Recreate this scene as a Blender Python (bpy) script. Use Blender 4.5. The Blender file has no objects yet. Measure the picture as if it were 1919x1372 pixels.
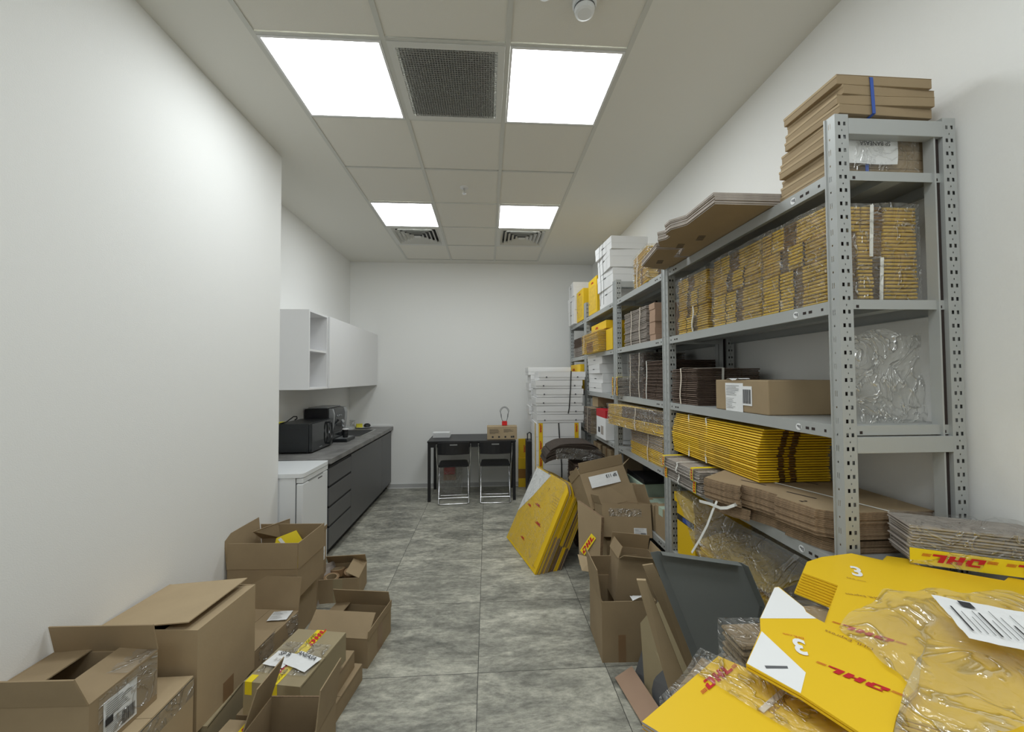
import bpy, math, random
from mathutils import Vector, Matrix, noise
from math import radians as R, sin, cos, pi
scene = bpy.context.scene
COL = scene.collection

# ------------------------------------------------------------------ camera
FPX, YAW, PITCH, ROLL = 746.19, -0.0619, 0.0276, -0.0046
fw = Vector((-sin(YAW)*cos(PITCH), cos(YAW)*cos(PITCH), sin(PITCH)))
r0 = Vector((cos(YAW), sin(YAW), 0)); u0 = r0.cross(fw)
rt = cos(ROLL)*r0 + sin(ROLL)*u0; up = -sin(ROLL)*r0 + cos(ROLL)*u0
cd = bpy.data.cameras.new('camera'); cam = bpy.data.objects.new('camera', cd); COL.objects.link(cam)
m = Matrix((rt, up, -fw)).transposed().to_4x4(); m.translation = Vector((0, 0, 1.5368)); cam.matrix_world = m
cd.sensor_fit = 'HORIZONTAL'; cd.sensor_width = 36.0; cd.lens = FPX*36.0/1919.0; cd.clip_start = 0.02
scene.camera = cam
# ------------------------------------------------------------------ world, exposure
w = bpy.data.worlds.new('world'); scene.world = w; w.use_nodes = True
w.node_tree.nodes['Background'].inputs[0].default_value = (0.8, 0.85, 0.9, 1); w.node_tree.nodes['Background'].inputs[1].default_value = 0.3
vs = scene.view_settings; vs.view_transform = 'Standard'; vs.look = 'None'; vs.gamma = 1.0; vs.use_curve_mapping = False
vs.exposure = 1.18
LAMP = 5.2
scene.cycles.max_bounces = 10; scene.cycles.diffuse_bounces = 6; scene.cycles.transparent_max_bounces = 24
scene.cycles.sample_clamp_indirect = 6

# ------------------------------------------------------------------ materials
def mat(name, col, rough=0.8, metal=0.0, bump=0.0, bscale=60.0, var=0.0, vscale=4.0, spec=0.5, stretch=(1,1,1)):
    mt = bpy.data.materials.new(name); mt.use_nodes = True
    nt = mt.node_tree; b = nt.nodes['Principled BSDF']
    b.inputs['Base Color'].default_value = (*col, 1); b.inputs['Roughness'].default_value = rough
    b.inputs['Metallic'].default_value = metal; b.inputs['Specular IOR Level'].default_value = spec
    if bump or var:
        tc = nt.nodes.new('ShaderNodeTexCoord'); mp = nt.nodes.new('ShaderNodeMapping'); mp.inputs['Scale'].default_value = stretch
        nt.links.new(tc.outputs['Object'], mp.inputs['Vector'])
    if bump:
        n = nt.nodes.new('ShaderNodeTexNoise'); n.inputs['Scale'].default_value = bscale; n.inputs['Detail'].default_value = 3
        nt.links.new(mp.outputs[0], n.inputs['Vector'])
        bp = nt.nodes.new('ShaderNodeBump'); bp.inputs['Strength'].default_value = bump; bp.inputs['Distance'].default_value = 0.002
        nt.links.new(n.outputs['Fac'], bp.inputs['Height']); nt.links.new(bp.outputs[0], b.inputs['Normal'])
    if var:
        n = nt.nodes.new('ShaderNodeTexNoise'); n.inputs['Scale'].default_value = vscale; n.inputs['Detail'].default_value = 5
        nt.links.new(mp.outputs[0], n.inputs['Vector'])
        cr = nt.nodes.new('ShaderNodeValToRGB')
        cr.color_ramp.elements[0].position = 0.3; cr.color_ramp.elements[1].position = 0.7
        cr.color_ramp.elements[0].color = (*[c*(1-var) for c in col], 1); cr.color_ramp.elements[1].color = (*[min(1, c*(1+var)) for c in col], 1)
        nt.links.new(n.outputs['Fac'], cr.inputs['Fac']); nt.links.new(cr.outputs[0], b.inputs['Base Color'])
    return mt
M = {}
M['wall'] = mat('wall_paint', (.86, .862, .85), .9, bump=.25, bscale=220)
M['ceiling'] = mat('ceiling_paint', (.74, .73, .68), .92, bump=.1, bscale=200)
M['tile'] = mat('ceiling_tile', (.74, .72, .66), .95, bump=.5, bscale=400)
M['bar'] = mat('grid_bar', (.60, .60, .56), .5)
M['base'] = mat('baseboard', (.50, .50, .50), .5)
M['card'] = mat('cardboard', (.33, .245, .145), .85, bump=.15, bscale=90, var=.06, vscale=6)
M['cardl'] = mat('cardboard_light', (.44, .335, .205), .85, bump=.15, bscale=90, var=.05, vscale=6)
M['cardp'] = mat('cardboard_pinkish', (.40, .265, .185), .85, bump=.15, bscale=90, var=.04, vscale=6)
M['cardo'] = mat('cardboard_olive', (.34, .28, .17), .85, bump=.15, bscale=90, var=.05, vscale=6)
M['carde'] = mat('cardboard_edge', (.28, .19, .115), .9, bump=.8, bscale=250, var=.25, vscale=90)
M['cardd'] = mat('cardboard_dark', (.13, .088, .066), .85, bump=.3, bscale=120, var=.12, vscale=25)
M['cardg'] = mat('cardboard_grey', (.40, .355, .32), .85, bump=.3, bscale=120, var=.12, vscale=25)
M['tapeb'] = mat('brown_tape', (.27, .165, .085), .35)
M['yellow'] = mat('carton_yellow', (.80, .52, .012), .55, bump=.05, bscale=80)
M['yellowd'] = mat('carton_yellow_kraft', (.70, .46, .05), .7, bump=.2, bscale=120, var=.12, vscale=30)
M['ybrown'] = mat('carton_brown_print', (.22, .14, .06), .7)
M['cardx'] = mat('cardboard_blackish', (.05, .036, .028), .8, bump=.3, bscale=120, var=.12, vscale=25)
M['lemon'] = mat('tape_yellow', (.87, .68, .02), .35)
M['red'] = mat('print_red', (.52, .01, .02), .6)
M['brownprint'] = mat('print_brown', (.33, .16, .03), .7)
M['white'] = mat('white_paper', (.82, .83, .84), .7, bump=.2, bscale=40)
M['whitec'] = mat('white_carton', (.76, .76, .76), .7, bump=.1, bscale=90)
M['plastic'] = mat('white_plastic', (.80, .82, .84), .35)
M['lacquer'] = mat('white_lacquer', (.80, .80, .81), .35)
M['ink'] = mat('black_ink', (.03, .03, .035), .6)
M['slot'] = mat('deep_slot', (.03, .02, .018), .9)
M['metal'] = mat('grey_powder_steel', (.42, .435, .43), .42, metal=.15, bump=.05, bscale=60)
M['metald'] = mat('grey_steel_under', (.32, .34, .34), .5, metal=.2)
M['galv'] = mat('galvanised_steel', (.55, .58, .58), .35, metal=.6, var=.15, vscale=12)
M['deck'] = mat('dark_grey_steel_panel', (.175, .19, .185), .5, metal=.1, bump=.05, bscale=60)
M['dark'] = mat('dark_grey_board', (.12, .125, .135), .6)
M['cab'] = mat('anthracite_laminate', (.115, .115, .118), .42, bump=.03)
M['gap'] = mat('black_profile', (.012, .012, .013), .5)
M['black'] = mat('black_lacquer', (.012, .012, .014), .4)
M['blackm'] = mat('black_microwave', (.012, .014, .016), .3)
M['glossb'] = mat('black_gloss', (.02, .022, .024), .08)
M['steel'] = mat('brushed_steel', (.62, .62, .62), .25, metal=1.0)
M['chrome'] = mat('satin_chrome', (.75, .75, .76), .22, metal=1.0)
M['silver'] = mat('silver_plastic', (.33, .34, .35), .3, metal=.5)
M['top'] = mat('concrete_laminate', (.21, .205, .20), .45, bump=.05, var=.3, vscale=9)
M['strap'] = mat('white_strap', (.80, .80, .76), .5)
M['cream'] = mat('cream_strap', (.72, .64, .54), .5)
M['blackstrap'] = mat('black_strap', (.03, .03, .03), .4)
M['blue'] = mat('blue_strap', (.03, .09, .40), .4)
M['redp'] = mat('red_plastic', (.70, .02, .02), .4)
M['green'] = mat('pale_green_carton', (.42, .52, .42), .8)
M['sponge'] = mat('yellow_sponge', (.75, .68, .06), .9, bump=1, bscale=200)
M['louvre'] = mat('vent_white', (.66, .66, .63), .5)
M['grille'] = mat('grille_grey', (.33, .33, .31), .5)

def emis(name, col, s):
    mt = bpy.data.materials.new(name); mt.use_nodes = True; nt = mt.node_tree; nt.nodes.remove(nt.nodes['Principled BSDF'])
    e = nt.nodes.new('ShaderNodeEmission'); e.inputs[0].default_value = (*col, 1); e.inputs[1].default_value = s
    nt.links.new(e.outputs[0], nt.nodes['Material Output'].inputs[0]); return mt
M['lamp'] = emis('led_panel', (.95, 1.0, 1.01), LAMP)

def film(name, haze=.10, tint=(.85, .85, .83), scale=14.0, gloss=.22):
    """clear plastic: a faint haze plus a wrinkled glossy layer, strongest along the creases"""
    mt = bpy.data.materials.new(name); mt.use_nodes = True; nt = mt.node_tree; nt.nodes.remove(nt.nodes['Principled BSDF'])
    N = nt.nodes.new; L = nt.links.new
    tc = N('ShaderNodeTexCoord')
    n = N('ShaderNodeTexNoise'); n.inputs['Scale'].default_value = scale; n.inputs['Detail'].default_value = 3; n.inputs['Distortion'].default_value = 2.2
    L(tc.outputs['Object'], n.inputs['Vector'])
    a = N('ShaderNodeMath'); a.operation = 'SUBTRACT'; L(n.outputs['Fac'], a.inputs[0]); a.inputs[1].default_value = .5
    b = N('ShaderNodeMath'); b.operation = 'ABSOLUTE'; L(a.outputs[0], b.inputs[0])
    cr = N('ShaderNodeMapRange'); cr.interpolation_type = 'SMOOTHSTEP'; cr.inputs[1].default_value = 0; cr.inputs[2].default_value = .05
    cr.inputs[3].default_value = 1; cr.inputs[4].default_value = 0; L(b.outputs[0], cr.inputs[0])
    bp = N('ShaderNodeBump'); bp.inputs['Strength'].default_value = 1; bp.inputs['Distance'].default_value = .03; L(n.outputs['Fac'], bp.inputs['Height'])
    bp2 = N('ShaderNodeBump'); bp2.inputs['Strength'].default_value = .8; bp2.inputs['Distance'].default_value = .01; L(cr.outputs[0], bp2.inputs['Height']); L(bp.outputs[0], bp2.inputs['Normal'])
    gl = N('ShaderNodeBsdfGlossy'); gl.inputs['Roughness'].default_value = .16; L(bp2.outputs[0], gl.inputs['Normal'])
    df = N('ShaderNodeBsdfDiffuse'); df.inputs[0].default_value = (*tint, 1); L(bp2.outputs[0], df.inputs['Normal'])
    tr = N('ShaderNodeBsdfTransparent'); tr.inputs[0].default_value = (.97, .97, .96, 1)
    m1 = N('ShaderNodeMixShader'); m1.inputs[0].default_value = haze; L(tr.outputs[0], m1.inputs[1]); L(df.outputs[0], m1.inputs[2])
    g = N('ShaderNodeMapRange'); g.inputs[3].default_value = gloss*.35; g.inputs[4].default_value = min(.85, gloss*2.2); L(cr.outputs[0], g.inputs[0])
    m2 = N('ShaderNodeMixShader'); L(g.outputs[0], m2.inputs[0]); L(m1.outputs[0], m2.inputs[1]); L(gl.outputs[0], m2.inputs[2])
    L(m2.outputs[0], nt.nodes['Material Output'].inputs[0]); return mt
M['film'] = film('shrink_film', .08, scale=11, gloss=.20); M['filmh'] = film('crumpled_film', .10, scale=7, gloss=.22)
M['films'] = film('hanging_film', .34, (.20, .20, .19), 4, .08)  # tint darkened to carry the shade this film hangs in
M['filmt'] = film('thin_film', .05, scale=9, gloss=.12); M['filmb'] = film('loose_film', .16, (.80, .76, .60), 5, .20)
M['glass'] = film('clear_glass', .06, (.8, .82, .84), 2, .25)

def floor_mat():
    mt = bpy.data.materials.new('concrete_look_tiles'); mt.use_nodes = True; nt = mt.node_tree; b = nt.nodes['Principled BSDF']
    N = nt.nodes.new; L = nt.links.new
    tc = N('ShaderNodeTexCoord'); sp = N('ShaderNodeSeparateXYZ'); L(tc.outputs['Object'], sp.inputs[0])
    def grout(out, off, per):
        a = N('ShaderNodeMath'); a.operation = 'SUBTRACT'; L(out, a.inputs[0]); a.inputs[1].default_value = off
        d = N('ShaderNodeMath'); d.operation = 'DIVIDE'; L(a.outputs[0], d.inputs[0]); d.inputs[1].default_value = per
        r = N('ShaderNodeMath'); r.operation = 'ROUND'; L(d.outputs[0], r.inputs[0])
        s = N('ShaderNodeMath'); s.operation = 'SUBTRACT'; L(d.outputs[0], s.inputs[0]); L(r.outputs[0], s.inputs[1])
        ab = N('ShaderNodeMath'); ab.operation = 'ABSOLUTE'; L(s.outputs[0], ab.inputs[0])
        lt = N('ShaderNodeMath'); lt.operation = 'LESS_THAN'; L(ab.outputs[0], lt.inputs[0]); lt.inputs[1].default_value = .0016/per
        fl = N('ShaderNodeMath'); fl.operation = 'FLOOR'; L(d.outputs[0], fl.inputs[0])
        return lt, fl
    gx, ix = grout(sp.outputs[0], -.053, .675); gy, iy = grout(sp.outputs[1], 2.119, .652)
    mx = N('ShaderNodeMath'); mx.operation = 'MAXIMUM'; L(gx.outputs[0], mx.inputs[0]); L(gy.outputs[0], mx.inputs[1])
    # every tile gets its own patch of the print
    cb = N('ShaderNodeCombineXYZ'); L(ix.outputs[0], cb.inputs[0]); L(iy.outputs[0], cb.inputs[1])
    wn = N('ShaderNodeTexWhiteNoise'); wn.noise_dimensions = '3D'; L(cb.outputs[0], wn.inputs['Vector'])
    sc = N('ShaderNodeVectorMath'); sc.operation = 'SCALE'; L(wn.outputs['Color'], sc.inputs[0]); sc.inputs['Scale'].default_value = 3.0
    ad = N('ShaderNodeVectorMath'); L(tc.outputs['Object'], ad.inputs[0]); L(sc.outputs[0], ad.inputs[1])
    mp = N('ShaderNodeMapping'); mp.inputs['Scale'].default_value = (1.0, 2.3, 1); L(ad.outputs[0], mp.inputs['Vector'])
    n1 = N('ShaderNodeTexNoise'); n1.inputs['Scale'].default_value = 2.2; n1.inputs['Detail'].default_value = 8; n1.inputs['Roughness'].default_value = .74; n1.inputs['Distortion'].default_value = .5
    L(mp.outputs[0], n1.inputs['Vector'])
    cr = N('ShaderNodeValToRGB'); e = cr.color_ramp.elements
    e[0].position = .30; e[0].color = (.15, .15, .13, 1); e[1].position = .72; e[1].color = (.64, .625, .54, 1)
    q = e.new(.47); q.color = (.33, .325, .28, 1); q = e.new(.57); q.color = (.48, .47, .40, 1)
    L(n1.outputs['Fac'], cr.inputs['Fac'])
    n2 = N('ShaderNodeTexNoise'); n2.inputs['Scale'].default_value = 16; n2.inputs['Detail'].default_value = 7; n2.inputs['Roughness'].default_value = .75; L(mp.outputs[0], n2.inputs['Vector'])
    cr2 = N('ShaderNodeValToRGB'); cr2.color_ramp.elements[0].position = .36; cr2.color_ramp.elements[0].color = (.62, .62, .62, 1); cr2.color_ramp.elements[1].position = .66; cr2.color_ramp.elements[1].color = (1.25, 1.25, 1.25, 1)
    L(n2.outputs['Fac'], cr2.inputs['Fac'])
    mu = N('ShaderNodeMix'); mu.data_type = 'RGBA'; mu.blend_type = 'MULTIPLY'; mu.inputs[0].default_value = 1; L(cr.outputs[0], mu.inputs[6]); L(cr2.outputs[0], mu.inputs[7])
    gm = N('ShaderNodeMix'); gm.data_type = 'RGBA'; L(mx.outputs[0], gm.inputs[0]); L(mu.outputs[2], gm.inputs[6]); gm.inputs[7].default_value = (.035, .035, .033, 1)
    L(gm.outputs[2], b.inputs['Base Color']); b.inputs['Roughness'].default_value = .42; b.inputs['Specular IOR Level'].default_value = .35
    return mt
M['floor'] = floor_mat()

# ------------------------------------------------------------------ object helpers
def tagp(o, label=None, cat=None, group=None, kind=None):
    if label: o['label'] = label
    if cat: o['category'] = cat
    if group: o['group'] = group
    if kind: o['kind'] = kind
    return o
def thing(name, label, cat, loc=(0, 0, 0), rz=0.0, group=None, rot=None):
    o = bpy.data.objects.new(name, None); COL.objects.link(o); o.empty_display_size = .05
    o.location = loc; o.rotation_euler = rot if rot else (0, 0, rz)
    return tagp(o, label, cat, group)
class MB:
    def __init__(s): s.v = []; s.f = []; s.mi = []; s.mats = []; s.xf = None
    def m(s, mt):
        if isinstance(mt, str): mt = M[mt]
        if mt not in s.mats: s.mats.append(mt)
        return s.mats.index(mt)
    def add(s, vs, fs, mt):
        k = len(s.v); i = s.m(mt)
        s.v += [tuple(s.xf @ Vector(a)) if s.xf else tuple(a) for a in vs]
        for f in fs: s.f.append([k+j for j in f]); s.mi.append(i)
        return s
    def box(s, a, b, mt):
        x0, x1 = sorted((a[0], b[0])); y0, y1 = sorted((a[1], b[1])); z0, z1 = sorted((a[2], b[2]))
        return s.add([(x0,y0,z0),(x1,y0,z0),(x1,y1,z0),(x0,y1,z0),(x0,y0,z1),(x1,y0,z1),(x1,y1,z1),(x0,y1,z1)],
                     [(0,3,2,1),(4,5,6,7),(0,1,5,4),(1,2,6,5),(2,3,7,6),(3,0,4,7)], mt)
    def prism(s, pts, z0, z1, mt, side=None):
        n = len(pts); k = [(x, y, z0) for x, y in pts] + [(x, y, z1) for x, y in pts]
        s.add(k, [tuple(range(n-1, -1, -1)), tuple(range(n, 2*n))], mt)
        return s.add(k, [(i, (i+1) % n, n+(i+1) % n, n+i) for i in range(n)], side or mt)
    def slab(s, pts, t, mt, side=None):
        """a board through the given 3D outline, thickness t behind it"""
        P = [Vector(p) for p in pts]; n = Vector((0, 0, 0))
        for i in range(len(P)): n += P[i].cross(P[(i+1) % len(P)])
        n.normalize(); Q = [p - n*t for p in P]; k = len(P)
        s.add(P+Q, [tuple(range(k)), tuple(range(2*k-1, k-1, -1))], mt)
        return s.add(P+Q, [(i, k+i, k+(i+1) % k, (i+1) % k) for i in range(k)], side or mt)
    def tube(s, pts, r, mt, n=8, closed=False):
        P = [Vector(p) for p in pts]; rings = []; up_ = Vector((0, 0, 1)); L = len(P)
        for i, p in enumerate(P):
            a = P[(i-1) % L] if (closed or i > 0) else p; b = P[(i+1) % L] if (closed or i < L-1) else p
            d = (b-a).normalized()
            x = d.cross(up_)
            if x.length < 1e-3: x = d.cross(Vector((0, 1, 0)))
            x.normalize(); y = d.cross(x).normalized()
            rings.append([p + r*(cos(2*pi*j/n)*x + sin(2*pi*j/n)*y) for j in range(n)])
        vs = [v for g in rings for v in g]; fs = []
        for i in range(L if closed else L-1):
            i2 = (i+1) % L
            for j in range(n): fs.append((i*n+j, i*n+(j+1) % n, i2*n+(j+1) % n, i2*n+j))
        if not closed: fs += [tuple(range(n)), tuple(range((L-1)*n+n-1, (L-1)*n-1, -1))]
        return s.add(vs, fs, mt)
    def ribbon(s, pts, wdir, wd, t, mt):
        """flat band following pts, width wd along wdir, thickness t"""
        W = Vector(wdir).normalized()*wd/2; P = [Vector(p) for p in pts]; vs = []; L = len(P)
        for i, p in enumerate(P):
            d = (P[min(i+1, L-1)]-P[max(i-1, 0)]).normalized(); nn = d.cross(W).normalized()*t
            vs += [p-W, p+W, p+W+nn, p-W+nn]
        fs = [(0, 1, 2, 3), tuple(4*(L-1)+j for j in (3, 2, 1, 0))]
        for i in range(L-1):
            for j in range(4): fs.append((4*i+j, 4*i+4+j, 4*i+4+(j+1) % 4, 4*i+(j+1) % 4))
        return s.add(vs, fs, mt)
    def lathe(s, prof, c, mt, n=24, axis='z'):
        vs = []
        for r, z in prof:
            for j in range(n):
                a = 2*pi*j/n; q = (r*cos(a), r*sin(a), z)
                if axis == 'y': q = (q[0], q[2], q[1])
                if axis == 'x': q = (q[2], q[0], q[1])
                vs.append((c[0]+q[0], c[1]+q[1], c[2]+q[2]))
        fs = [(i*n+j, i*n+(j+1) % n, (i+1)*n+(j+1) % n, (i+1)*n+j) for i in range(len(prof)-1) for j in range(n)]
        fs += [tuple(range(n-1, -1, -1)), tuple((len(prof)-1)*n+j for j in range(n))]
        return s.add(vs, fs, mt)
    def grid(s, fn, nu, nv, mt):
        vs = [fn(i/nu, j/nv) for j in range(nv+1) for i in range(nu+1)]
        return s.add(vs, [(j*(nu+1)+i, j*(nu+1)+i+1, (j+1)*(nu+1)+i+1, (j+1)*(nu+1)+i) for j in range(nv) for i in range(nu)], mt)
    def mesh(s, name):
        me = bpy.data.meshes.new(name); me.from_pydata(s.v, [], s.f)
        for mt in s.mats: me.materials.append(mt)
        me.polygons.foreach_set('material_index', s.mi); me.validate(); me.update(); return me
    def build(s, name, parent=None, bevel=0, smooth=False, label=None, loc=None):
        o = bpy.data.objects.new(name, s.mesh(name)); COL.objects.link(o)
        if parent: o.parent = parent
        if loc: o.location = loc
        if smooth: o.data.polygons.foreach_set('use_smooth', [True]*len(o.data.polygons))
        if bevel:
            b = o.modifiers.new('bevel', 'BEVEL'); b.width = bevel; b.segments = 2; b.limit_method = 'ANGLE'; b.angle_limit = R(40)
        if label: o['label'] = label
        return o
def inst(name, me, parent, loc=(0, 0, 0), rz=0.0):
    o = bpy.data.objects.new(name, me); COL.objects.link(o); o.parent = parent; o.location = loc; o.rotation_euler = (0, 0, rz); return o
def copy_tree(o, parent=None):
    c = o.copy(); COL.objects.link(c); c.parent = parent
    for ch in [k for k in o.children]: copy_tree(ch, c)
    return c

# text and marks ----------------------------------------------------------
_tc = {}
def text_mesh(txt, mt, bold=0.0):
    key = (txt, mt, bold)
    if key in _tc: return _tc[key]
    cu = bpy.data.curves.new('txt', 'FONT'); cu.body = txt; cu.size = 1.0; cu.align_x = 'CENTER'; cu.align_y = 'CENTER'; cu.offset = bold
    cu.resolution_u = 3
    o = bpy.data.objects.new('txt', cu); COL.objects.link(o)
    dg = bpy.context.evaluated_depsgraph_get(); me = bpy.data.meshes.new_from_object(o.evaluated_get(dg))
    bpy.data.objects.remove(o); bpy.data.curves.remove(cu)
    me.materials.clear(); me.materials.append(M[mt]); _tc[key] = me; return me
def logo_mesh(mt='red', stripes=True):
    key = ('logo', mt, stripes)
    if key in _tc: return _tc[key]
    b = MB()
    def q(x0, y0, x1, y1):
        sh = .45
        b.add([(x0+sh*y0-2.6, y0-.5, 0), (x1+sh*y0-2.6, y0-.5, 0), (x1+sh*y1-2.6, y1-.5, 0), (x0+sh*y1-2.6, y1-.5, 0)], [(0, 1, 2, 3)], mt)
    q(0, 0, .55, .55); q(.2, .78, 1.5, 1); q(.55, 0, 1.35, .22); q(1.05, .22, 1.6, .78); q(.2, .55, .55, .62)       # D
    q(1.85, 0, 2.4, 1); q(2.4, .40, 2.75, .62); q(2.75, 0, 3.3, 1)                                             # H
    q(3.55, 0, 4.1, 1); q(4.1, 0, 4.9, .26)                                                                  # L
    if stripes:
        for k in range(3):
            q(-1.1, .06+.13*k, -.15, .12+.13*k); q(5.05, .06+.13*k, 5.9, .12+.13*k)
    me = b.mesh('logo'); _tc[key] = me; return me
def place_mark(name, me, parent, o, u, v, size, label=None, xs=1.0):
    """o centre, u reading direction, v up direction, size = letter height (local space of parent)"""
    U = Vector(u).normalized(); V = Vector(v); V = (V - V.dot(U)*U).normalized(); W = U.cross(V)
    ob = bpy.data.objects.new(name, me); COL.objects.link(ob); ob.parent = parent
    mm = Matrix((U, V, W)).transposed().to_4x4() @ Matrix.Diagonal((size*xs, size, size, 1)); mm.translation = Vector(o) + W*.0012
    ob.matrix_local = mm
    if label: ob['label'] = label
    return ob
def logo(parent, o, u, v, size, stripes=True): return place_mark('logo_print', logo_mesh('red', stripes), parent, o, u, v, size)
def words(parent, txt, o, u, v, size, mt='brownprint', bold=0.0, xs=1.0): return place_mark('printed_text', text_mesh(txt, mt, bold), parent, o, u, v, size, None, xs)
random.seed(7)
def paper_label(parent, o, u, v, wd, ht, seed=0, name='shipping_label', plain=False, barcode=True, block=False, lift=.0015):
    """a stuck-on paper label with small print, a table of lines and a barcode"""
    U = Vector(u).normalized(); V = Vector(v); V = (V-V.dot(U)*U).normalized(); W = U.cross(V); O = Vector(o)+W*lift
    b = MB(); rnd = random.Random(seed)
    def P(a, c, h=0): return O+U*a*wd+V*c*ht+W*h
    n = 5
    b.grid(lambda i, j: P(i-.5, j-.5, .0008*rnd.random()+.0008*sin(9*i+4*j+seed)), n, n, 'white')
    def r(a0, c0, a1, c1): b.add([P(a0, c0, .003), P(a1, c0, .003), P(a1, c1, .003), P(a0, c1, .003)], [(0, 1, 2, 3)], 'ink')
    if not plain:
        for k in range(7):
            c = .40-.055*k; r(-.44, c, -.44+.3+.5*rnd.random(), c+.012)
        for k in range(8):
            c = -.05-.05*k; r(-.44, c, -.1+.3*rnd.random(), c+.009)
        if barcode:
            x = .02
            while x < .42:
                wv = .006+.014*rnd.random(); r(x, -.42, x+wv, -.08); x += wv+.012
        if block: r(-.46, -.12, -.24, .06)
    return b.build(name, parent)

# cardboard box -------------------------------------------------------------
def carton(label, base, size, rz=0.0, flaps=None, mt='card', group=None, tape=None, name='cardboard_box', rot=None, t=.005, flen=None, seam=True):
    """open or closed box standing on base (centre of its bottom); flaps: dict n,s,e,w -> opening angle (0 closed, 90 upright, 180 flat outwards)"""
    w_, d, h = size; root = thing(name, label, 'box', base, rz, group, rot)
    b = MB(); X, Y = w_/2, d/2
    b.box((-X, -Y, 0), (X, Y, t), mt)
    b.box((-X, -Y, t), (X, -Y+t, h), mt).box((-X, Y-t, t), (X, Y, h), mt).box((-X, -Y+t, t), (-X+t, Y-t, h), mt).box((X-t, -Y+t, t), (X, Y-t, h), mt)
    b.build('box_body', root)
    flaps = flaps if flaps is not None else dict(n=0, s=0, e=0, w=0)
    for k, a in flaps.items():
        if a is None: continue
        L = (flen or {}).get(k, (d/2 if k in 'ns' else min(d/2, w_/2))) - .001
        half = (X if k in 'ns' else Y) - .001
        zo = .0 if k in 'ns' else -t
        f = MB(); f.box((-half, 0, 0), (half, L, t*.8), mt)
        o = f.build('flap', root)
        ang = {'s': 0, 'e': 90, 'n': 180, 'w': 270}[k]
        pos = {'s': (0, -Y, h+zo), 'n': (0, Y, h+zo), 'e': (X, 0, h+zo), 'w': (-X, 0, h+zo)}[k]
        o.matrix_local = Matrix.Translation(pos) @ Matrix.Rotation(R(ang), 4, 'Z') @ Matrix.Rotation(R(a), 4, 'X')
    if tape:
        tb = MB()
        along, tm, wd = tape.get('along', 'x'), tape.get('mt', 'tapeb'), tape.get('w', .05); dn = tape.get('down', .06)
        e = .0012; zt = h+t*.8+e
        if along == 'x':
            if tape.get('top', True): tb.box((-X-e, -wd/2, zt-.001), (X+e, wd/2, zt), tm)
            for sx in (-1, 1): tb.box((sx*X, -wd/2, h-dn), (sx*(X+e), wd/2, zt), tm)
        else:
            if tape.get('top', True): tb.box((-wd/2, -Y-e, zt-.001), (wd/2, Y+e, zt), tm)
            for sy in (-1, 1): tb.box((-wd/2, sy*Y, h-dn), (wd/2, sy*(Y+e), zt), tm)
        tb.build('packing_tape', root)
    return root

# bundles of flattened cartons ------------------------------------------------
def sheet_mesh(L, W, t, pat, top='cardd', seed=0, bulge=.0025):
    """one folded-flat carton: W along x (front edge at -x), L along y. pat: dict side-> list of (length fraction, material, inset)"""
    b = MB(); loop = []
    corners = {'w': ((-W/2, L/2), (-W/2, -L/2)), 's': ((-W/2, -L/2), (W/2, -L/2)), 'e': ((W/2, -L/2), (W/2, L/2)), 'n': ((W/2, L/2), (-W/2, L/2))}
    nrm = {'w': (-1, 0), 's': (0, -1), 'e': (1, 0), 'n': (0, 1)}
    for sd in 'wsen':
        (x0, y0), (x1, y1) = corners[sd]; n = nrm[sd]; acc = 0
        segs = pat.get(sd, [(1, top, 0)]); tot = sum(q[0] for q in segs)
        for k, (fr, mt_, ins) in enumerate(segs):
            a, c = acc/tot, (acc+fr)/tot; acc += fr
            for s_, e_ in ((a, 0), (c, 1)):
                loop.append((x0+(x1-x0)*s_-n[0]*ins, y0+(y1-y0)*s_-n[1]*ins, n, mt_ if e_ == 0 else None))
    N = len(loop); V = []
    for z, off in ((0, -.0005), (t*.5, bulge), (t, -.0005)):
        for (x, y, n, _) in loop: V.append((x+n[0]*off, y+n[1]*off, z))
    k0 = len(b.v); b.v += V
    for i in range(N):
        j = (i+1) % N; mt_ = loop[i][3] or loop[j][3] or top
        mi = b.m(mt_)
        for r_ in (0, 1): b.f.append([k0+r_*N+i, k0+r_*N+j, k0+(r_+1)*N+j, k0+(r_+1)*N+i]); b.mi.append(mi)
    ti = b.m(top)
    b.f.append([k0+i for i in range(N-1, -1, -1)]); b.mi.append(ti); b.f.append([k0+2*N+i for i in range(N)]); b.mi.append(ti)
    return b.mesh('flat_carton')
def wrap(parent, size, seed=0, amp=.006, mt='film', name='shrink_film', pad=.006, z0=0.0, grid=10, open_bottom=True):
    """loosely wrinkled transparent film around a box of the given size (centre x,y = 0, bottom z0)"""
    W, L, H = size; b = MB(); X, Y = W/2+pad, L/2+pad
    def dn(x, y, z):
        v = noise.noise_vector(Vector((x*9+seed*3.1, y*9, z*14)))
        return (x+v[0]*amp*1.6, y+v[1]*amp*1.6, max(z+v[2]*amp, z0+.001))
    T = z0+H+pad
    def q(a, c_, d_, e_):
        A, B_, C_, D_ = (Vector(i) for i in (a, c_, d_, e_))
        return lambda i, j: dn(*((A*(1-i)+B_*i)*(1-j)+(D_*(1-i)+C_*i)*j))
    b.grid(q((-X, Y, z0), (-X, -Y, z0), (-X, -Y, T), (-X, Y, T)), grid, grid//2, mt)
    b.grid(q((-X, -Y, z0), (X, -Y, z0), (X, -Y, T), (-X, -Y, T)), grid, grid//2, mt)
    b.grid(q((-X, -Y, T), (X, -Y, T), (X, Y, T), (-X, Y, T)), grid, grid, mt)
    return b.build(name, parent, smooth=True)
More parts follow.
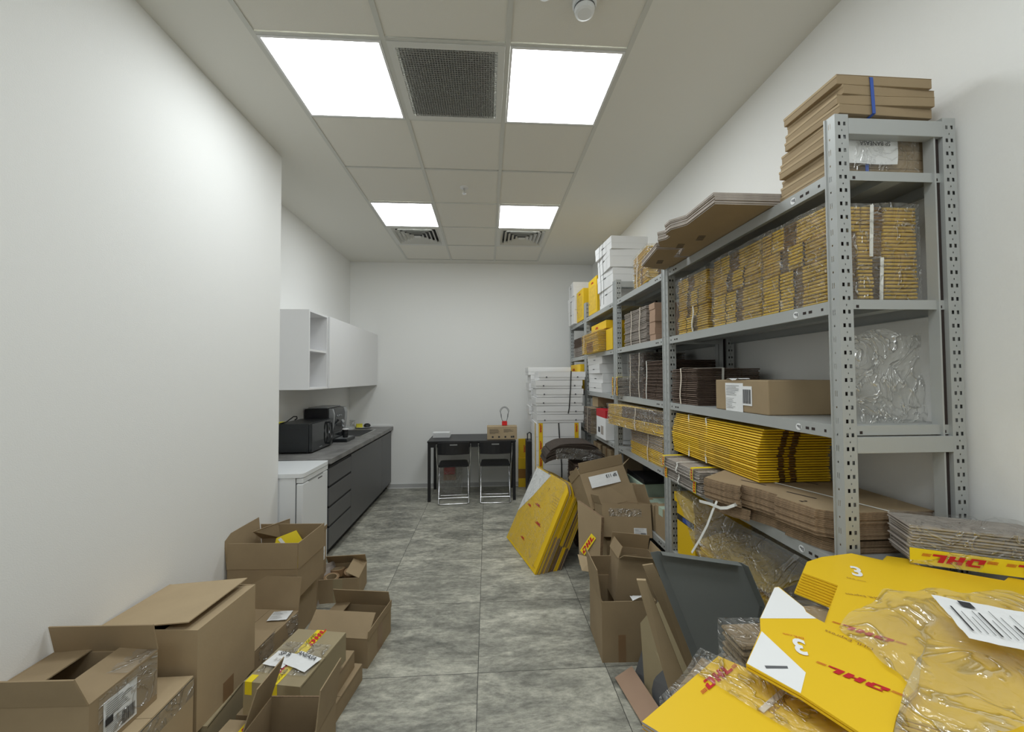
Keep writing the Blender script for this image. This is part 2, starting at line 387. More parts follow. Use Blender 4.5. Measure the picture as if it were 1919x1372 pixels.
def bundle(label, base, W, L, n, pitch, pats, top='cardd', rz=0.0, straps=(), strap_mt='cream', wrapit=None, group=None, jit=.004, lean=None,
           t=None, name='carton_bundle', cat='carton bundle', rot=None, seed=1, strapend=None, sname='strap'):
    """a strapped stack of n folded-flat cartons; pats: list of (share of height, pattern)"""
    rnd = random.Random(seed); root = thing(name, label, cat, base, rz, group, rot)
    t = t or pitch*.66; ms = [sheet_mesh(L, W, t, p, top) for _, p in pats]; tot = sum(s for s, _ in pats); H = n*pitch
    for i in range(n):
        f = (i+.5)/n*tot; k = 0
        while f > pats[k][0] and k < len(pats)-1: f -= pats[k][0]; k += 1
        dx, dy = rnd.uniform(-jit, jit), rnd.uniform(-jit, jit)
        if lean: l = lean(i/max(1, n-1)); dx += l[0]; dy += l[1]
        inst('flat_carton', ms[k], root, (dx, dy, i*pitch), rnd.uniform(-.006, .006))
    e = jit+.005
    for y in straps:           # straps running over front face and top
        sb = MB(); sway = .006
        pts = [(-W/2-e-.002*sin(j), y+sway*sin(j*1.3+y*9), H*j/5) for j in range(6)] + [(-W/2+.01, y, H+.003), (W/2-.01, y, H+.003), (W/2+e, y, H-.01), (W/2+e, y, 0)]
        sb.ribbon(pts, (0, 1, 0), .011, .0012, strap_mt); sb.build(sname, root)
    if strapend is not None:   # strap over the near end
        sb = MB(); x = strapend
        pts = [(x+.0015*j, -L/2-e-.001, H*j/5) for j in range(6)] + [(x, -L/2+.01, H+.002), (x, L/2-.01, H+.002), (x, L/2+e, H-.01), (x, L/2+e, 0)]
        sb.ribbon(pts, (1, 0, 0), .012, .0012, 'strap'); sb.build(sname, root)
    if wrapit: wrap(root, (W+2*jit, L+2*jit, H), seed=seed, mt=wrapit if isinstance(wrapit, str) else 'film')
    return root

# ================================================================== THE ROOM
XL, XA, XR, YB, YJ, YR, ZC = -1.50, -1.91, 1.53, 5.66, 2.975, -2.6, 3.157
def struct(name, b, **k):
    o = b.build(name, **k); o['kind'] = 'structure'; return o
T_ = .12
struct('floor', MB().box((XA-T_, YR-T_, -.1), (XR+T_, YB+T_, 0), 'floor'))
struct('wall_left', MB().box((XA-T_, YR, 0), (XL, YJ, ZC), 'wall'))
struct('wall_alcove', MB().box((XA-T_, YJ, 0), (XA, YB, ZC), 'wall'))
struct('wall_back', MB().box((XA-T_, YB, 0), (XR+T_, YB+T_, ZC), 'wall'))
struct('wall_right', MB().box((XR, YR, 0), (XR+T_, YB, ZC), 'wall'))
struct('wall_rear', MB().box((XA-T_, YR-T_, 0), (XR+T_, YR, ZC), 'wall'))
struct('baseboard_back', MB().box((-1.39, YB-.014, 0), (XR, YB, .06), 'base').box((-1.39, YB-.016, .0), (XR, YB-.013, .012), 'whitec'))
struct('baseboard_left', MB().box((XL, YR, 0), (XL+.014, YJ-.02, .06), 'base'))
# ceiling: plasterboard frame around a field of 600 mm tiles
GX = [-1.095, -.495, .105, .705]; GY = [1.894+.6*k for k in range(-7, 7)]
cb = MB(); gx0, gx1, gy0, gy1 = GX[0]-.012, GX[3]+.012, GY[0]-.012, GY[-1]+.012
cb.box((XA-T_, YR-T_, ZC), (gx0, YB+T_, ZC+.1), 'ceiling').box((gx1, YR-T_, ZC), (XR+T_, YB+T_, ZC+.1), 'ceiling')
cb.box((gx0, YR-T_, ZC), (gx1, gy0, ZC+.1), 'ceiling').box((gx0, gy1, ZC), (gx1, YB+T_, ZC+.1), 'ceiling')
LAMPS = [(0, 7), (2, 7), (0, 10), (2, 10), (2, 4), (0, 2), (2, 2)]; GR = [(1, 7)]; VENTS = [(0, 11), (2, 11)]
used = set(LAMPS+GR+VENTS)
for c in range(3):
    for r in range(13):
        if (c, r) in used: continue
        cb.box((GX[c]+.012, GY[r]+.012, ZC+.004), (GX[c+1]-.012, GY[r+1]-.012, ZC+.016), 'tile')
cb.box((gx0, gy0, ZC+.09), (gx1, gy1, ZC+.1), 'ceiling')
struct('ceiling', cb)
gb = MB()
for x in GX: gb.box((x-.012, gy0, ZC-.001), (x+.012, gy1, ZC+.012), 'bar')
for y in GY:
    for c in range(3): gb.box((GX[c]+.012, y-.008, ZC), (GX[c+1]-.012, y+.008, ZC+.012), 'bar')
struct('trim_1', gb)

lname = {(0, 7): 'large square LED ceiling panel at the upper left, beside the dark grille',
         (2, 7): 'square LED ceiling panel on the right of the dark grille',
         (0, 10): 'smaller-looking LED ceiling panel ahead of the left air vent',
         (2, 10): 'smaller-looking LED ceiling panel ahead of the right air vent',
         (2, 4): 'square LED ceiling panel overhead on the right, out of the photo', (0, 2): 'square LED ceiling panel at the rear left, out of the photo', (2, 2): 'square LED ceiling panel at the rear right, out of the photo'}
for (c, r) in LAMPS:
    x0, x1, y0, y1 = GX[c]+.013, GX[c+1]-.013, GY[r]+.009, GY[r+1]-.009
    t = thing('ceiling_light', lname[(c, r)], 'ceiling light', ((x0+x1)/2, (y0+y1)/2, ZC), group='LED panels in the ceiling grid')
    X, Y = (x1-x0)/2, (y1-y0)/2
    MB().box((-X, -Y, -.004), (-X+.012, Y, .008), 'whitec').box((X-.012, -Y, -.004), (X, Y, .008), 'whitec').box((-X+.012, -Y, -.004), (X-.012, -Y+.012, .008), 'whitec').box((-X+.012, Y-.012, -.004), (X-.012, Y, .008), 'whitec').build('frame', t)
    MB().add([(-X+.012, -Y+.012, 0), (-X+.012, Y-.012, 0), (X-.012, Y-.012, 0), (X-.012, -Y+.012, 0)], [(0, 1, 2, 3)], 'lamp').build('diffuser', t)
# return air grille
x0, x1, y0, y1 = GX[1]+.013, GX[2]-.013, GY[7]+.009, GY[8]-.009
t = thing('ceiling_grille', 'dark square eggcrate air grille between two bright ceiling panels', 'air grille', ((x0+x1)/2, (y0+y1)/2, ZC))
X, Y = (x1-x0)/2, (y1-y0)/2; f = .035
MB().box((-X, -Y, -.004), (-X+f, Y, .008), 'louvre').box((X-f, -Y, -.004), (X, Y, .008), 'louvre').box((-X+f, -Y, -.004), (X-f, -Y+f, .008), 'louvre').box((-X+f, Y-f, -.004), (X-f, Y, .008), 'louvre').build('frame', t)
g = MB(); n = 36
for i in range(1, n):
    a = -X+f+(2*X-2*f)*i/n; g.box((a-.0011, -Y+f, -.001), (a+.0011, Y-f, .014), 'grille')
    a = -Y+f+(2*Y-2*f)*i/n; g.box((-X+f, a-.0011, -.0005), (X-f, a+.0011, .0135), 'grille')
g.build('eggcrate_mesh', t)
MB().box((-X+f, -Y+f, .06), (X-f, Y-f, .065), 'black').build('duct_backing', t)
# square louvred vents
vl = ['square louvred air vent in the ceiling, left one of two', 'square louvred air vent in the ceiling, right one above the white boxes']
for k, (c, r) in enumerate(VENTS):
    x0, x1, y0, y1 = GX[c]+.013, GX[c+1]-.013, GY[r]+.009, GY[r+1]-.009
    t = thing('ceiling_vent', vl[k], 'air vent', ((x0+x1)/2, (y0+y1)/2, ZC), group='louvred vents in the ceiling')
    X, Y = (x1-x0)/2, (y1-y0)/2
    def ring(b, a, c_, za, zb, mt):
        A = [(-a, -a, za), (a, -a, za), (a, a, za), (-a, a, za)]; B_ = [(-c_, -c_, zb), (c_, -c_, zb), (c_, c_, zb), (-c_, c_, zb)]
        b.add(A+B_, [(i, (i+1) % 4, 4+(i+1) % 4, 4+i) for i in range(4)], mt)
    fr = MB(); ring(fr, Y, Y-.05, -.003, -.003, 'louvre'); ring(fr, Y, Y, .006, -.003, 'louvre'); fr.build('frame', t)
    for q in range(5):
        a = .245-.043*q; b = MB(); ring(b, a, a-.026, -.006, .022, 'louvre'); ring(b, a+.002, a-.024, -.006, .022, 'louvre'); b.build('louvre', t)
    MB().add([(-.035, -.035, -.004), (-.035, .035, -.004), (.035, .035, -.004), (.035, -.035, -.004)], [(0, 1, 2, 3)], 'louvre').build('centre_plate', t)
    MB().box((-.24, -.24, .05), (.24, .24, .055), 'black').build('duct_backing', t)
t = thing('fire_sprinkler', 'small metal fire sprinkler hanging from a ceiling tile', 'sprinkler', (-.193, 3.38, ZC))
MB().lathe([(.036, .004), (.036, -.003), (.02, -.006)], (0, 0, 0), 'whitec').build('rose', t)
MB().lathe([(.009, -.006), (.009, -.02), (.005, -.022), (.004, -.038)], (0, 0, 0), 'steel', 10).tube([(-.012, 0, -.02), (-.013, 0, -.036), (0, 0, -.05), (.013, 0, -.036), (.012, 0, -.02)], .0025, 'steel', 6).build('sprinkler_body', t)
MB().lathe([(.015, -.05), (.016, -.053), (.015, -.055)], (0, 0, 0), 'steel', 12).build('deflector', t)
for lab, (x, y, s) in (('round white smoke detector at the top edge of the photo', (.425, 1.66, 1.0)), ('small white ceiling sensor cut by the top edge, left of the smoke detector', (.243, 1.60, .72))):
    t = thing('smoke_detector', lab, 'smoke detector', (x, y, ZC), group='round ceiling detectors')
    MB().lathe([(.052*s, .003), (.052*s, -.010*s), (.047*s, -.014*s)], (0, 0, 0), 'plastic').build('detector_base', t, smooth=False)
    MB().lathe([(.043*s, -.014*s), (.045*s, -.030*s), (.040*s, -.046*s), (.030*s, -.050*s)], (0, 0, 0), 'plastic').build('detector_head', t)
    MB().lathe([(.0455*s, -.022*s), (.0462*s, -.026*s), (.0455*s, -.030*s)], (0, 0, 0), 'dark').build('sensor_slot', t)

# ================================================================== KITCHENETTE
CX, WZ = -1.335, .855
t = thing('base_cabinet_row', 'long anthracite handleless base cabinet row along the left wall', 'cabinet', (0, 0, 0))
MB().box((XA+.002, 3.475, .09), (CX-.02, 5.652, .68), 'cab').box((XA+.002, 3.475, .68), (CX-.02, 4.66, WZ-.042), 'cab').box((XA+.002, 5.36, .68), (CX-.02, 5.652, WZ-.042), 'cab').box((CX-.05, 4.66, .68), (CX-.02, 5.36, WZ-.042), 'cab').build('cabinet_body', t)
MB().box((XA+.002, 3.49, .0), (CX-.065, 5.652, .09), 'gap').build('kick_plate', t)
MB().box((CX-.019, 3.475, WZ-.042), (CX-.004, 5.652, WZ-.0405), 'gap').box((CX-.03, 3.48, .79), (CX-.0205, 5.65, WZ-.043), 'gap').build('grip_rail', t)
zs = [.09, .285, .45, .62, .785]
for k in range(4):
    d = MB().box((CX-.0195, 3.478, zs[k]+.004), (CX, 4.02, zs[k+1]-.018), 'cab').build('drawer', t, bevel=.0015)
    MB().box((CX-.0195, 3.49, zs[k+1]-.0178), (CX-.006, 4.02, zs[k+1]+.003), 'gap').build('grip_groove', d)
for y0, y1 in ((4.024, 5.16), (5.164, 5.65)):
    MB().box((CX-.0195, y0, .094), (CX, y1, .785), 'cab').build('door', t, bevel=.0015)
t = thing('worktop', 'grey concrete-look worktop over the anthracite cabinets', 'worktop', (0, 0, 0))
SX0, SX1, SY0, SY1 = -1.80, -1.47, 4.72, 5.32
wb = MB(); z0 = WZ-.04
wb.box((XA+.001, 3.455, z0), (SX0, YB-.002, WZ), 'top').box((SX1, 3.455, z0), (-1.31, YB-.002, WZ), 'top').box((SX0, 3.455, z0), (SX1, SY0, WZ), 'top').box((SX0, SY1, z0), (SX1, YB-.002, WZ), 'top')
wb.build('worktop_slab', t)
struct("trim_2", MB().box((XA+.001, YB-.016, WZ+.0005), (-1.315, YB-.002, WZ+.018), "whitec"))
t = thing('kitchen_sink', 'stainless steel sink bowl set into the grey worktop', 'sink', (0, 0, 0))
e = .02; sb = MB()
sb.box((SX0-e, SY0-e, WZ), (SX0+.004, SY1+e, WZ+.004), 'steel').box((SX1-.004, SY0-e, WZ), (SX1+e, SY1+e, WZ+.004), 'steel').box((SX0+.004, SY0-e, WZ), (SX1-.004, SY0+.004, WZ+.004), 'steel').box((SX0+.004, SY1-.004, WZ), (SX1-.004, SY1+e, WZ+.004), 'steel')
sb.build('rim', t)
MB().box((SX0+.003, SY0+.003, WZ-.165), (SX1-.003, SY1-.003, WZ-.16), 'steel').box((SX0+.003, SY0+.003, WZ-.16), (SX0+.006, SY1-.003, WZ), 'steel').box((SX1-.006, SY0+.003, WZ-.16), (SX1-.003, SY1-.003, WZ), 'steel').box((SX0+.006, SY0+.003, WZ-.16), (SX1-.006, SY0+.006, WZ), 'steel').box((SX0+.006, SY1-.006, WZ-.16), (SX1-.006, SY1-.003, WZ), 'steel').build('bowl', t)
MB().tube([(-1.845, 5.02, WZ+.002), (-1.845, 5.02, WZ+.21), (-1.82, 5.02, WZ+.25), (-1.76, 5.02, WZ+.25), (-1.735, 5.02, WZ+.22)], .011, 'steel', 10).build('tap', t, smooth=True)
# wall cabinet
UX, UZ0, UZ1 = -1.55, 1.432, 2.137
t = thing('wall_cabinet', 'white wall cabinet with an open two-level niche at its near end', 'cabinet', (0, 0, 0))
p = .018
ub = MB(); ub.box((XA+.001, 3.565, UZ0), (UX, 3.565+p, UZ1), 'lacquer').box((XA+.001, 3.565+p, UZ0), (UX, 5.655, UZ0+p), 'lacquer').box((XA+.001, 3.565+p, UZ1-p), (UX, 5.655, UZ1), 'lacquer')
ub.box((XA+.001, 3.565+p, UZ0+p), (XA+.007, 5.655, UZ1-p), 'lacquer').box((XA+.001, 3.955, UZ0+p), (UX, 3.955+p, UZ1-p), 'lacquer').box((XA+.001, 5.637, UZ0+p), (UX, 5.655, UZ1-p), 'lacquer')
ub.build('cabinet_body', t, bevel=.001)
MB().box((XA+.007, 3.565+p, 1.775), (UX-.01, 3.955, 1.793), 'lacquer').build('shelf_board', t)
MB().box((UX+.0005, 3.974, UZ0+.002), (UX+.019, 4.82, UZ1-.002), 'lacquer').build('door', t, bevel=.001)
MB().box((UX+.0005, 4.8215, UZ0+.002), (UX+.019, 5.65, UZ1-.002), 'lacquer').build('door', t, bevel=.001)
# fridge
t = thing('mini_fridge', 'small white under-counter fridge at the end of the worktop', 'fridge', (0, 0, 0))
FX0, FX1, FY0, FY1, FZ = -1.89, -1.385, 2.985, 3.448, .845
MB().box((FX0, FY0, .03), (FX1, FY1, FZ-.03), 'plastic').build('fridge_body', t, bevel=.004)
MB().box((FX1+.004, FY0+.004, .05), (FX1+.05, FY1-.004, FZ-.075), 'plastic').build('door', t, bevel=.008)
MB().box((FX1+.004, FY0+.004, FZ-.071), (FX1+.052, FY1-.004, FZ-.034), 'plastic').box((FX1+.02, FY0+.10, FZ-.082), (FX1+.0525, FY1-.10, FZ-.072), 'silver').build('handle', t, bevel=.006)
tp = [(FX0, FY0-.006), (FX1+.035, FY0-.006), (FX1+.052, FY0+.004), (FX1+.058, FY0+.03), (FX1+.058, FY1-.03), (FX1+.052, FY1-.004), (FX1+.035, FY1+.002), (FX0, FY1+.002)]
MB().prism(tp, FZ-.029, FZ, 'plastic').build('top_lid', t, bevel=.008)
MB().box((FX1+.0005, FY0+.006, .05), (FX1+.0038, FY1-.006, FZ-.04), 'dark').build('door_seal', t)
MB().box((FX1+.0502, 3.25, FZ-.105), (FX1+.051, 3.33, FZ-.095), 'dark').build('maker_badge', t)
for x in (FX0+.04, FX1-.04):
    for y in (FY0+.04, FY1-.04): MB().lathe([(.018, 0), (.018, .03)], (x, y, 0), 'black', 12).build('foot', t)
# microwave
mx0, mx1, my0, my1, mz0 = -1.90, -1.575, 3.70, 4.20, WZ+.012; mz1 = 1.122
t = thing('microwave_oven', 'black microwave oven standing on the near end of the worktop', 'microwave', (0, 0, 0))
MB().box((mx0, my0, mz0), (mx1-.03, my1, mz1), 'blackm').build('oven_body', t, bevel=.004)
for zz in (.08, .20):
    for k in range(3):
        MB().box((mx0+.06+.06*k, my0-.001, mz0+zz), (mx0+.10+.06*k, my0+.001, mz0+zz+.014), 'gap').build('vent_slots', t)
MB().box((mx1-.029, my0+.002, mz0+.001), (mx1, my1-.115, mz1-.002), 'glossb').build('door', t, bevel=.004)
MB().box((mx1-.029, my1-.112, mz0+.001), (mx1-.002, my1-.001, mz1-.002), 'blackm').build('control_panel', t, bevel=.003)
hx = mx1+.022; ha = []
for k in range(16):
    a = 2*pi*k/16; ha.append((hx, my1-.135+.034*cos(a), (mz0+mz1)/2+.105*math.copysign(abs(sin(a))**.7, sin(a))))
MB().tube(ha, .0075, 'glossb', 8, True).box((mx1, my1-.142, (mz0+mz1)/2+.095), (hx, my1-.128, (mz0+mz1)/2+.11), 'glossb').box((mx1, my1-.142, (mz0+mz1)/2-.11), (hx, my1-.128, (mz0+mz1)/2-.095), 'glossb').build('handle', t)
MB().box((mx1+.0005, my0+.16, mz0+.02), (mx1+.001, my0+.22, mz0+.027), 'silver').build('maker_badge', t)
for x in (mx0+.04, mx1-.06):
    for y in (my0+.04, my1-.04): MB().lathe([(.012, WZ), (.012, mz0)], (x, y, 0), 'black', 10).build('foot', t)
o = MB().tube([(-1.86, 3.72, 1.128), (-1.85, 3.80, 1.132), (-1.845, 3.86, 1.15), (-1.84, 3.92, 1.17), (-1.835, 3.97, 1.165), (-1.84, 3.99, 1.145), (-1.86, 3.98, 1.13)], .0055, 'black', 8).build('power_cable', smooth=True)
tagp(o, 'black power cable looping over the top of the black microwave', 'cable')
# coffee machine
t = thing('coffee_machine', 'black and silver automatic coffee machine behind the microwave', 'coffee machine', (-1.75, 4.47, WZ))
MB().box((-.15, -.20, 0), (.10, .20, .36), 'black').build('machine_body', t, bevel=.012)
pf = [(.10, .01), (.125, .01), (.135, .12), (.15, .22), (.155, .30), (.14, .355), (.10, .36)]
for nm, y0, y1, mt in (('side_trim', -.20, -.165, 'silver'), ('front_cover', -.16, .12, 'glossb'), ('front_trim', .125, .20, 'silver')):
    b = MB(); n_ = len(pf); V = [(x, y, z) for y in (y0, y1) for x, z in pf]
    b.add(V, [tuple(range(n_)), tuple(range(2*n_-1, n_-1, -1))]+[(i, n_+i, n_+(i+1) % n_, (i+1) % n_) for i in range(n_)], mt); b.build(nm, t, bevel=.004)
MB().box((-.12, -.18, .361), (.08, .18, .372), 'silver').build('cup_tray', t, bevel=.003)
MB().box((.126, -.15, 0), (.27, .11, .035), 'blackm').build('drip_tray', t, bevel=.006)
MB().box((.14, -.135, .0355), (.255, .095, .0375), 'silver').build('drip_grid', t)
MB().tube([(.17, -.02, .225), (.185, -.02, .20), (.185, -.02, .155)], .016, 'silver', 10).build('coffee_spout', t)
for k in range(3): MB().lathe([(.011, 0), (.011, .006)], (0, 0, 0), 'silver', 12, 'x').build('button', t, loc=(.153, -.10+.05*k, .275))
t = thing('paper_cup', 'black paper coffee cup on the coffee machine drip tray', 'cup', (-1.535, 4.43, WZ+.0378))
MB().lathe([(.024, 0), (.027, .008), (.032, .085)], (0, 0, 0), 'black', 20).build('cup_wall', t)
MB().lathe([(.035, .085), (.035, .091), (.030, .094)], (0, 0, 0), 'whitec', 20).build('cup_lid', t)
MB().lathe([(.0285, .022), (.0325, .024), (.0335, .05), (.0315, .052)], (0, 0, 0), 'blackm', 20).build('sleeve', t)
# plate with sponge and scourer
t = thing('saucer', 'white saucer at the far corner of the worktop', 'plate', (-1.67, 5.52, WZ))
MB().lathe([(.05, 0), (.055, .004), (.10, .016), (.105, .019), (.10, .020), (.05, .008)], (0, 0, 0), 'plastic', 28).build('saucer_dish', t, smooth=True)
t = thing('kitchen_sponge', 'yellow sponge on the white saucer', 'sponge', (-1.72, 5.49, WZ+.0085), R(20))
MB().box((-.04, -.028, 0), (.04, .028, .045), 'sponge').build('foam', t, bevel=.006)
MB().box((-.04, -.028, .0455), (.04, .028, .053), 'sponge').build('scouring_layer', t, bevel=.002)
b = MB(); rnd = random.Random(3)
b.lathe([(.0, 0), (.028, .003), (.04, .018), (.035, .04), (.018, .052), (0.001, .054)], (0, 0, 0), 'black', 16)
b.v = [(x*(1+.25*rnd.random()), y*(1+.25*rnd.random()), z) for x, y, z in b.v]
o = b.build('scrub_pad', loc=(-1.63, 5.53, WZ+.0095)); tagp(o, 'black crumpled scrubbing pad beside the yellow sponge on the saucer', 'scrub pad')
t = thing('dish_drainer', 'white dish tray standing beside the steel sink', 'dish tray', (-1.86, 5.06, WZ+.005))
o = t; t.location = (-1.82, 5.44, WZ)
MB().box((-.08, -.09, 0), (.05, .09, .006), 'plastic').box((-.08, -.09, .006), (-.075, .09, .05), 'plastic').box((.045, -.09, .006), (.05, .09, .03), 'plastic').box((-.075, -.09, .006), (.045, -.085, .04), 'plastic').box((-.075, .085, .006), (.045, .09, .04), 'plastic').build('tray', t)
o = MB().lathe([(.026, .0), (.03, .003), (.034, .11), (.032, .11), (.028, .006), (.001, .005)], (-1.80, 5.45, WZ+.007), 'glass', 20).build('drinking_glass', smooth=True)
tagp(o, 'clear drinking glass standing near the sink', 'glass')
o = MB().box((-1.895, 3.74, 1.123), (-1.86, 3.80, 1.137), 'sponge').build('sponge_cloth', bevel=.003); tagp(o, 'small yellow cloth lying on the microwave near the wall', 'cloth')

# ================================================================== BLACK TABLE AND CHAIRS
t = thing('work_table', 'black rectangular table against the far wall', 'table', (-.195, 5.30, 0))
MB().box((-.55, -.30, .725), (.55, .30, .745), 'black').build('tabletop', t, bevel=.002)
MB().box((-.53, -.285, .665), (.53, -.265, .7245), 'black').box((-.53, .265, .665), (.53, .285, .7245), 'black').box((-.53, -.265, .665), (-.51, .265, .7245), 'black').box((.51, -.265, .665), (.53, .265, .7245), 'black').build('apron', t)
for sx in (-1, 1):
    for sy in (-1, 1): MB().box((sx*.545, sy*.295, 0), (sx*.51, sy*.26, .7245), 'black').build('leg', t)
def chair(x, y, lab, rz=0):
    t = thing('folding_chair', lab, 'chair', (x, y, 0), rz, 'black folding chairs at the table')
    b = MB(); nx = 8
    def bk(i, j): return ((i-.5)*.38, -.035*(1-(2*i-1)**2)+.005+.0, .60+j*.155)
    vs = []
    for s in (0, .012):
        for j in (0, 1):
            for i in range(nx+1):
                a = bk(i/nx, j); vs.append((a[0], a[1]-s, a[2]-.012*(2*i/nx-1)**2*j))
    N = nx+1; fs = []
    for i in range(nx):
        fs += [(i, N+i, N+i+1, i+1), (2*N+i, 2*N+i+1, 3*N+i+1, 3*N+i), (i, i+1, 2*N+i+1, 2*N+i), (N+i, 3*N+i, 3*N+i+1, N+i+1)]
    fs += [(0, 2*N, 3*N, N), (nx, N+nx, 3*N+nx, 2*N+nx)]
    b.add(vs, fs, 'black'); bo = b.build('backrest', t, bevel=.002)
    MB().box((-.045, -.0495, .715), (.045, -.0455, .728), 'silver').build('grip_slot', bo)
    sp = [(-.165, .02), (.165, .02), (.185, .06), (.17, .36), (.14, .385), (-.14, .385), (-.17, .36), (-.185, .06)]
    MB().prism(sp, .44, .455, 'black').build('seat', t, bevel=.003)
    r = .0095
    b = MB(); b.tube([(-.205, 0, .72), (-.205, .01, .60), (-.20, .13, .43), (-.195, .33, .012), (-.17, .345, r), (.17, .345, r), (.195, .33, .012), (.20, .13, .43), (.205, .01, .60), (.205, 0, .72)], r, 'chrome', 8).build('front_leg_frame', t, smooth=True)
    b = MB(); b.tube([(-.18, .33, .43), (-.18, .17, .25), (-.18, -.02, .014), (-.155, -.03, r), (.155, -.03, r), (.18, -.02, .014), (.18, .17, .25), (.18, .33, .43)], r, 'chrome', 8).build('rear_leg_frame', t, smooth=True)
    MB().tube([(-.18, .02, .07), (.18, .02, .07)], .006, 'chrome', 8).build('stretcher', t)
    return t
chair(-.412, 4.90, 'black folding chair with chrome legs, left of the two at the table', R(4))
chair(.095, 4.915, 'black folding chair with chrome legs, right of the two at the table', 0)
t = thing('cardboard_box', 'small printed kraft box on the right end of the black table', 'box', (.185, 5.19, .7452))
MB().box((-.19, -.11, 0), (.19, .11, .155), 'cardl').build('box_body', t, bevel=.003)
MB().add([(-.192, -.112, .1555), (.192, -.112, .1555), (.192, .0, .165), (-.192, .0, .165)], [(0, 1, 2, 3)], 'cardl').add([(-.192, .0, .165), (.192, .0, .165), (.192, .112, .1555), (-.192, .112, .1555)], [(0, 1, 2, 3)], 'cardl').build('flap', t)
b = MB()
rnd = random.Random(5)
for k in range(7): b.box((-.16, -.1108, .125-.009*k), (-.16+.07+.06*rnd.random(), -.1101, .128-.009*k), 'ink')
for k in range(5): b.box((.02, -.1108, .125-.009*k), (.02+.05+.08*rnd.random(), -.1101, .128-.009*k), 'ink')
for k in range(4): b.box((-.13+.08*k, -.1108, .02), (-.108+.08*k, -.1101, .042), 'ink')
b.box((.135, -.1108, .02), (.155, -.1101, .045), 'ink')
b.build('printed_text', t)
t = thing('seal_wire_bundle', 'red plastic security seal with black wire loops on the kraft box', 'wire loop', (.22, 5.17, .912))
MB().box((-.034, -.012, 0), (.034, .012, .052), 'redp').box((-.028, -.014, .045), (.028, .014, .056), 'redp').build('seal_block', t, bevel=.003)
for k in range(3):
    pts = []
    for j in range(15):
        a = pi*(-.38+1.76*j/14); pts.append(((.066-.006*k)*cos(a)*(1 if sin(a) > 0 else .75), -.006+.006*k, .155-.008*k+.088*sin(a)*(1 if sin(a) > 0 else 1.25)))
    MB().tube(pts, .0022, 'dark', 6).build('wire', t)
for k in range(5):
    o = MB().box((-.11, -.06, 0), (.11, .06, .0125), 'white').build('white_box_flat', bevel=.001, loc=(-.607+.006*(k % 2), 5.36-.004*k, .7453+.0135*k))
    tagp(o, 'white flat packet on the black table, %s' % ['bottom', 'second from the bottom', 'middle', 'second from the top', 'topmost'][k], 'packet', 'white packets stacked on the black table')
# things under / beside the table
t = thing('shopping_bag', 'translucent white plastic bag with a red print under the table', 'bag', (-.49, 5.34, 0))
def bg(i, j): return ((i-.5)*.30+.01*sin(9*j), -.05*sin(pi*i)+.008*sin(20*i+13*j), j*.42)
b = MB(); b.grid(bg, 10, 10, 'filmh'); b.grid(lambda i, j: ((i-.5)*.30+.01*sin(9*j), .05*sin(pi*i)+.008*sin(17*i+9*j), j*.42), 10, 10, 'filmh'); b.build('bag_body', t, smooth=True)
MB().box((-.09, -.02, .18), (.07, .03, .40), 'cardp').box((-.08, -.024, .26), (.06, -.0205, .37), 'red').build('red_packet', t)
t = thing('yellow_carton_flat', 'yellow folded carton standing upright against the far wall beside the table', 'carton', (.50, 5.60, 0))
MB().box((-.07, -.01, 0), (.12, .02, .40), 'yellow').box((-.07, -.0105, .12), (.12, -.0101, .25), 'brownprint').build('lower_panel', t)
MB().box((-.065, .0205, .0), (.115, .04, .665), 'yellow').build('tall_panel', t)
logo(t, (.02, .0195, .52), (0, 0, -1), (1, 0, 0), .022, False)
t = thing('black_trolley', 'folded black trolley standing narrow beside the white box stack', 'trolley', (.515, 4.92, 0))
MB().box((-.038, -.10, .03), (.038, .12, .76), 'black').build('folded_platform', t, bevel=.008)
MB().tube([(-.025, -.02, .76), (-.025, -.02, .84), (.0, -.02, .855), (.02, -.02, .84), (.02, -.02, .76)], .008, 'black', 8).build('handle', t)
for y in (-.05, .07): MB().lathe([(.03, -.012), (.03, .012)], (0, y, .03), 'gap', 16, 'x').build('wheel', t)

# ================================================================== STEEL SHELVING along the right wall
SXF, SXB, PT = 1.092, 1.500, 2.36      # aisle face, wall face, post top
LV = [2.185, 1.775, 1.38, .955, .50, .10]
UN = [(1.165, 2.372), (2.376, 3.335), (3.340, 4.372), (4.376, 5.19)]
def perforated(b, P, U, V, width, height, holes, mt):
    """a flat strip with rectangular holes punched through it"""
    us = sorted({0, width}|{h[0] for h in holes}|{h[2] for h in holes}); vs_ = sorted({0, height}|{h[1] for h in holes}|{h[3] for h in holes})
    P, U, V = Vector(P), Vector(U), Vector(V)
    byrow = sorted(holes, key=lambda h: h[1])
    idx = {(i, j): k for k, (j, i) in enumerate((j, i) for j in range(len(vs_)) for i in range(len(us)))}
    F = []
    for j in range(len(vs_)-1):
        c = (vs_[j]+vs_[j+1])/2
        hh = [h for h in byrow if h[1] < c < h[3]]
        i = 0
        while i < len(us)-1:
            a = (us[i]+us[i+1])/2
            if any(h[0] < a < h[2] for h in hh): i += 1; continue
            F.append((idx[(i, j)], idx[(i+1, j)], idx[(i+1, j+1)], idx[(i, j+1)])); i += 1
    b.add([P+U*u_+V*v_ for v_ in vs_ for u_ in us], F, mt)
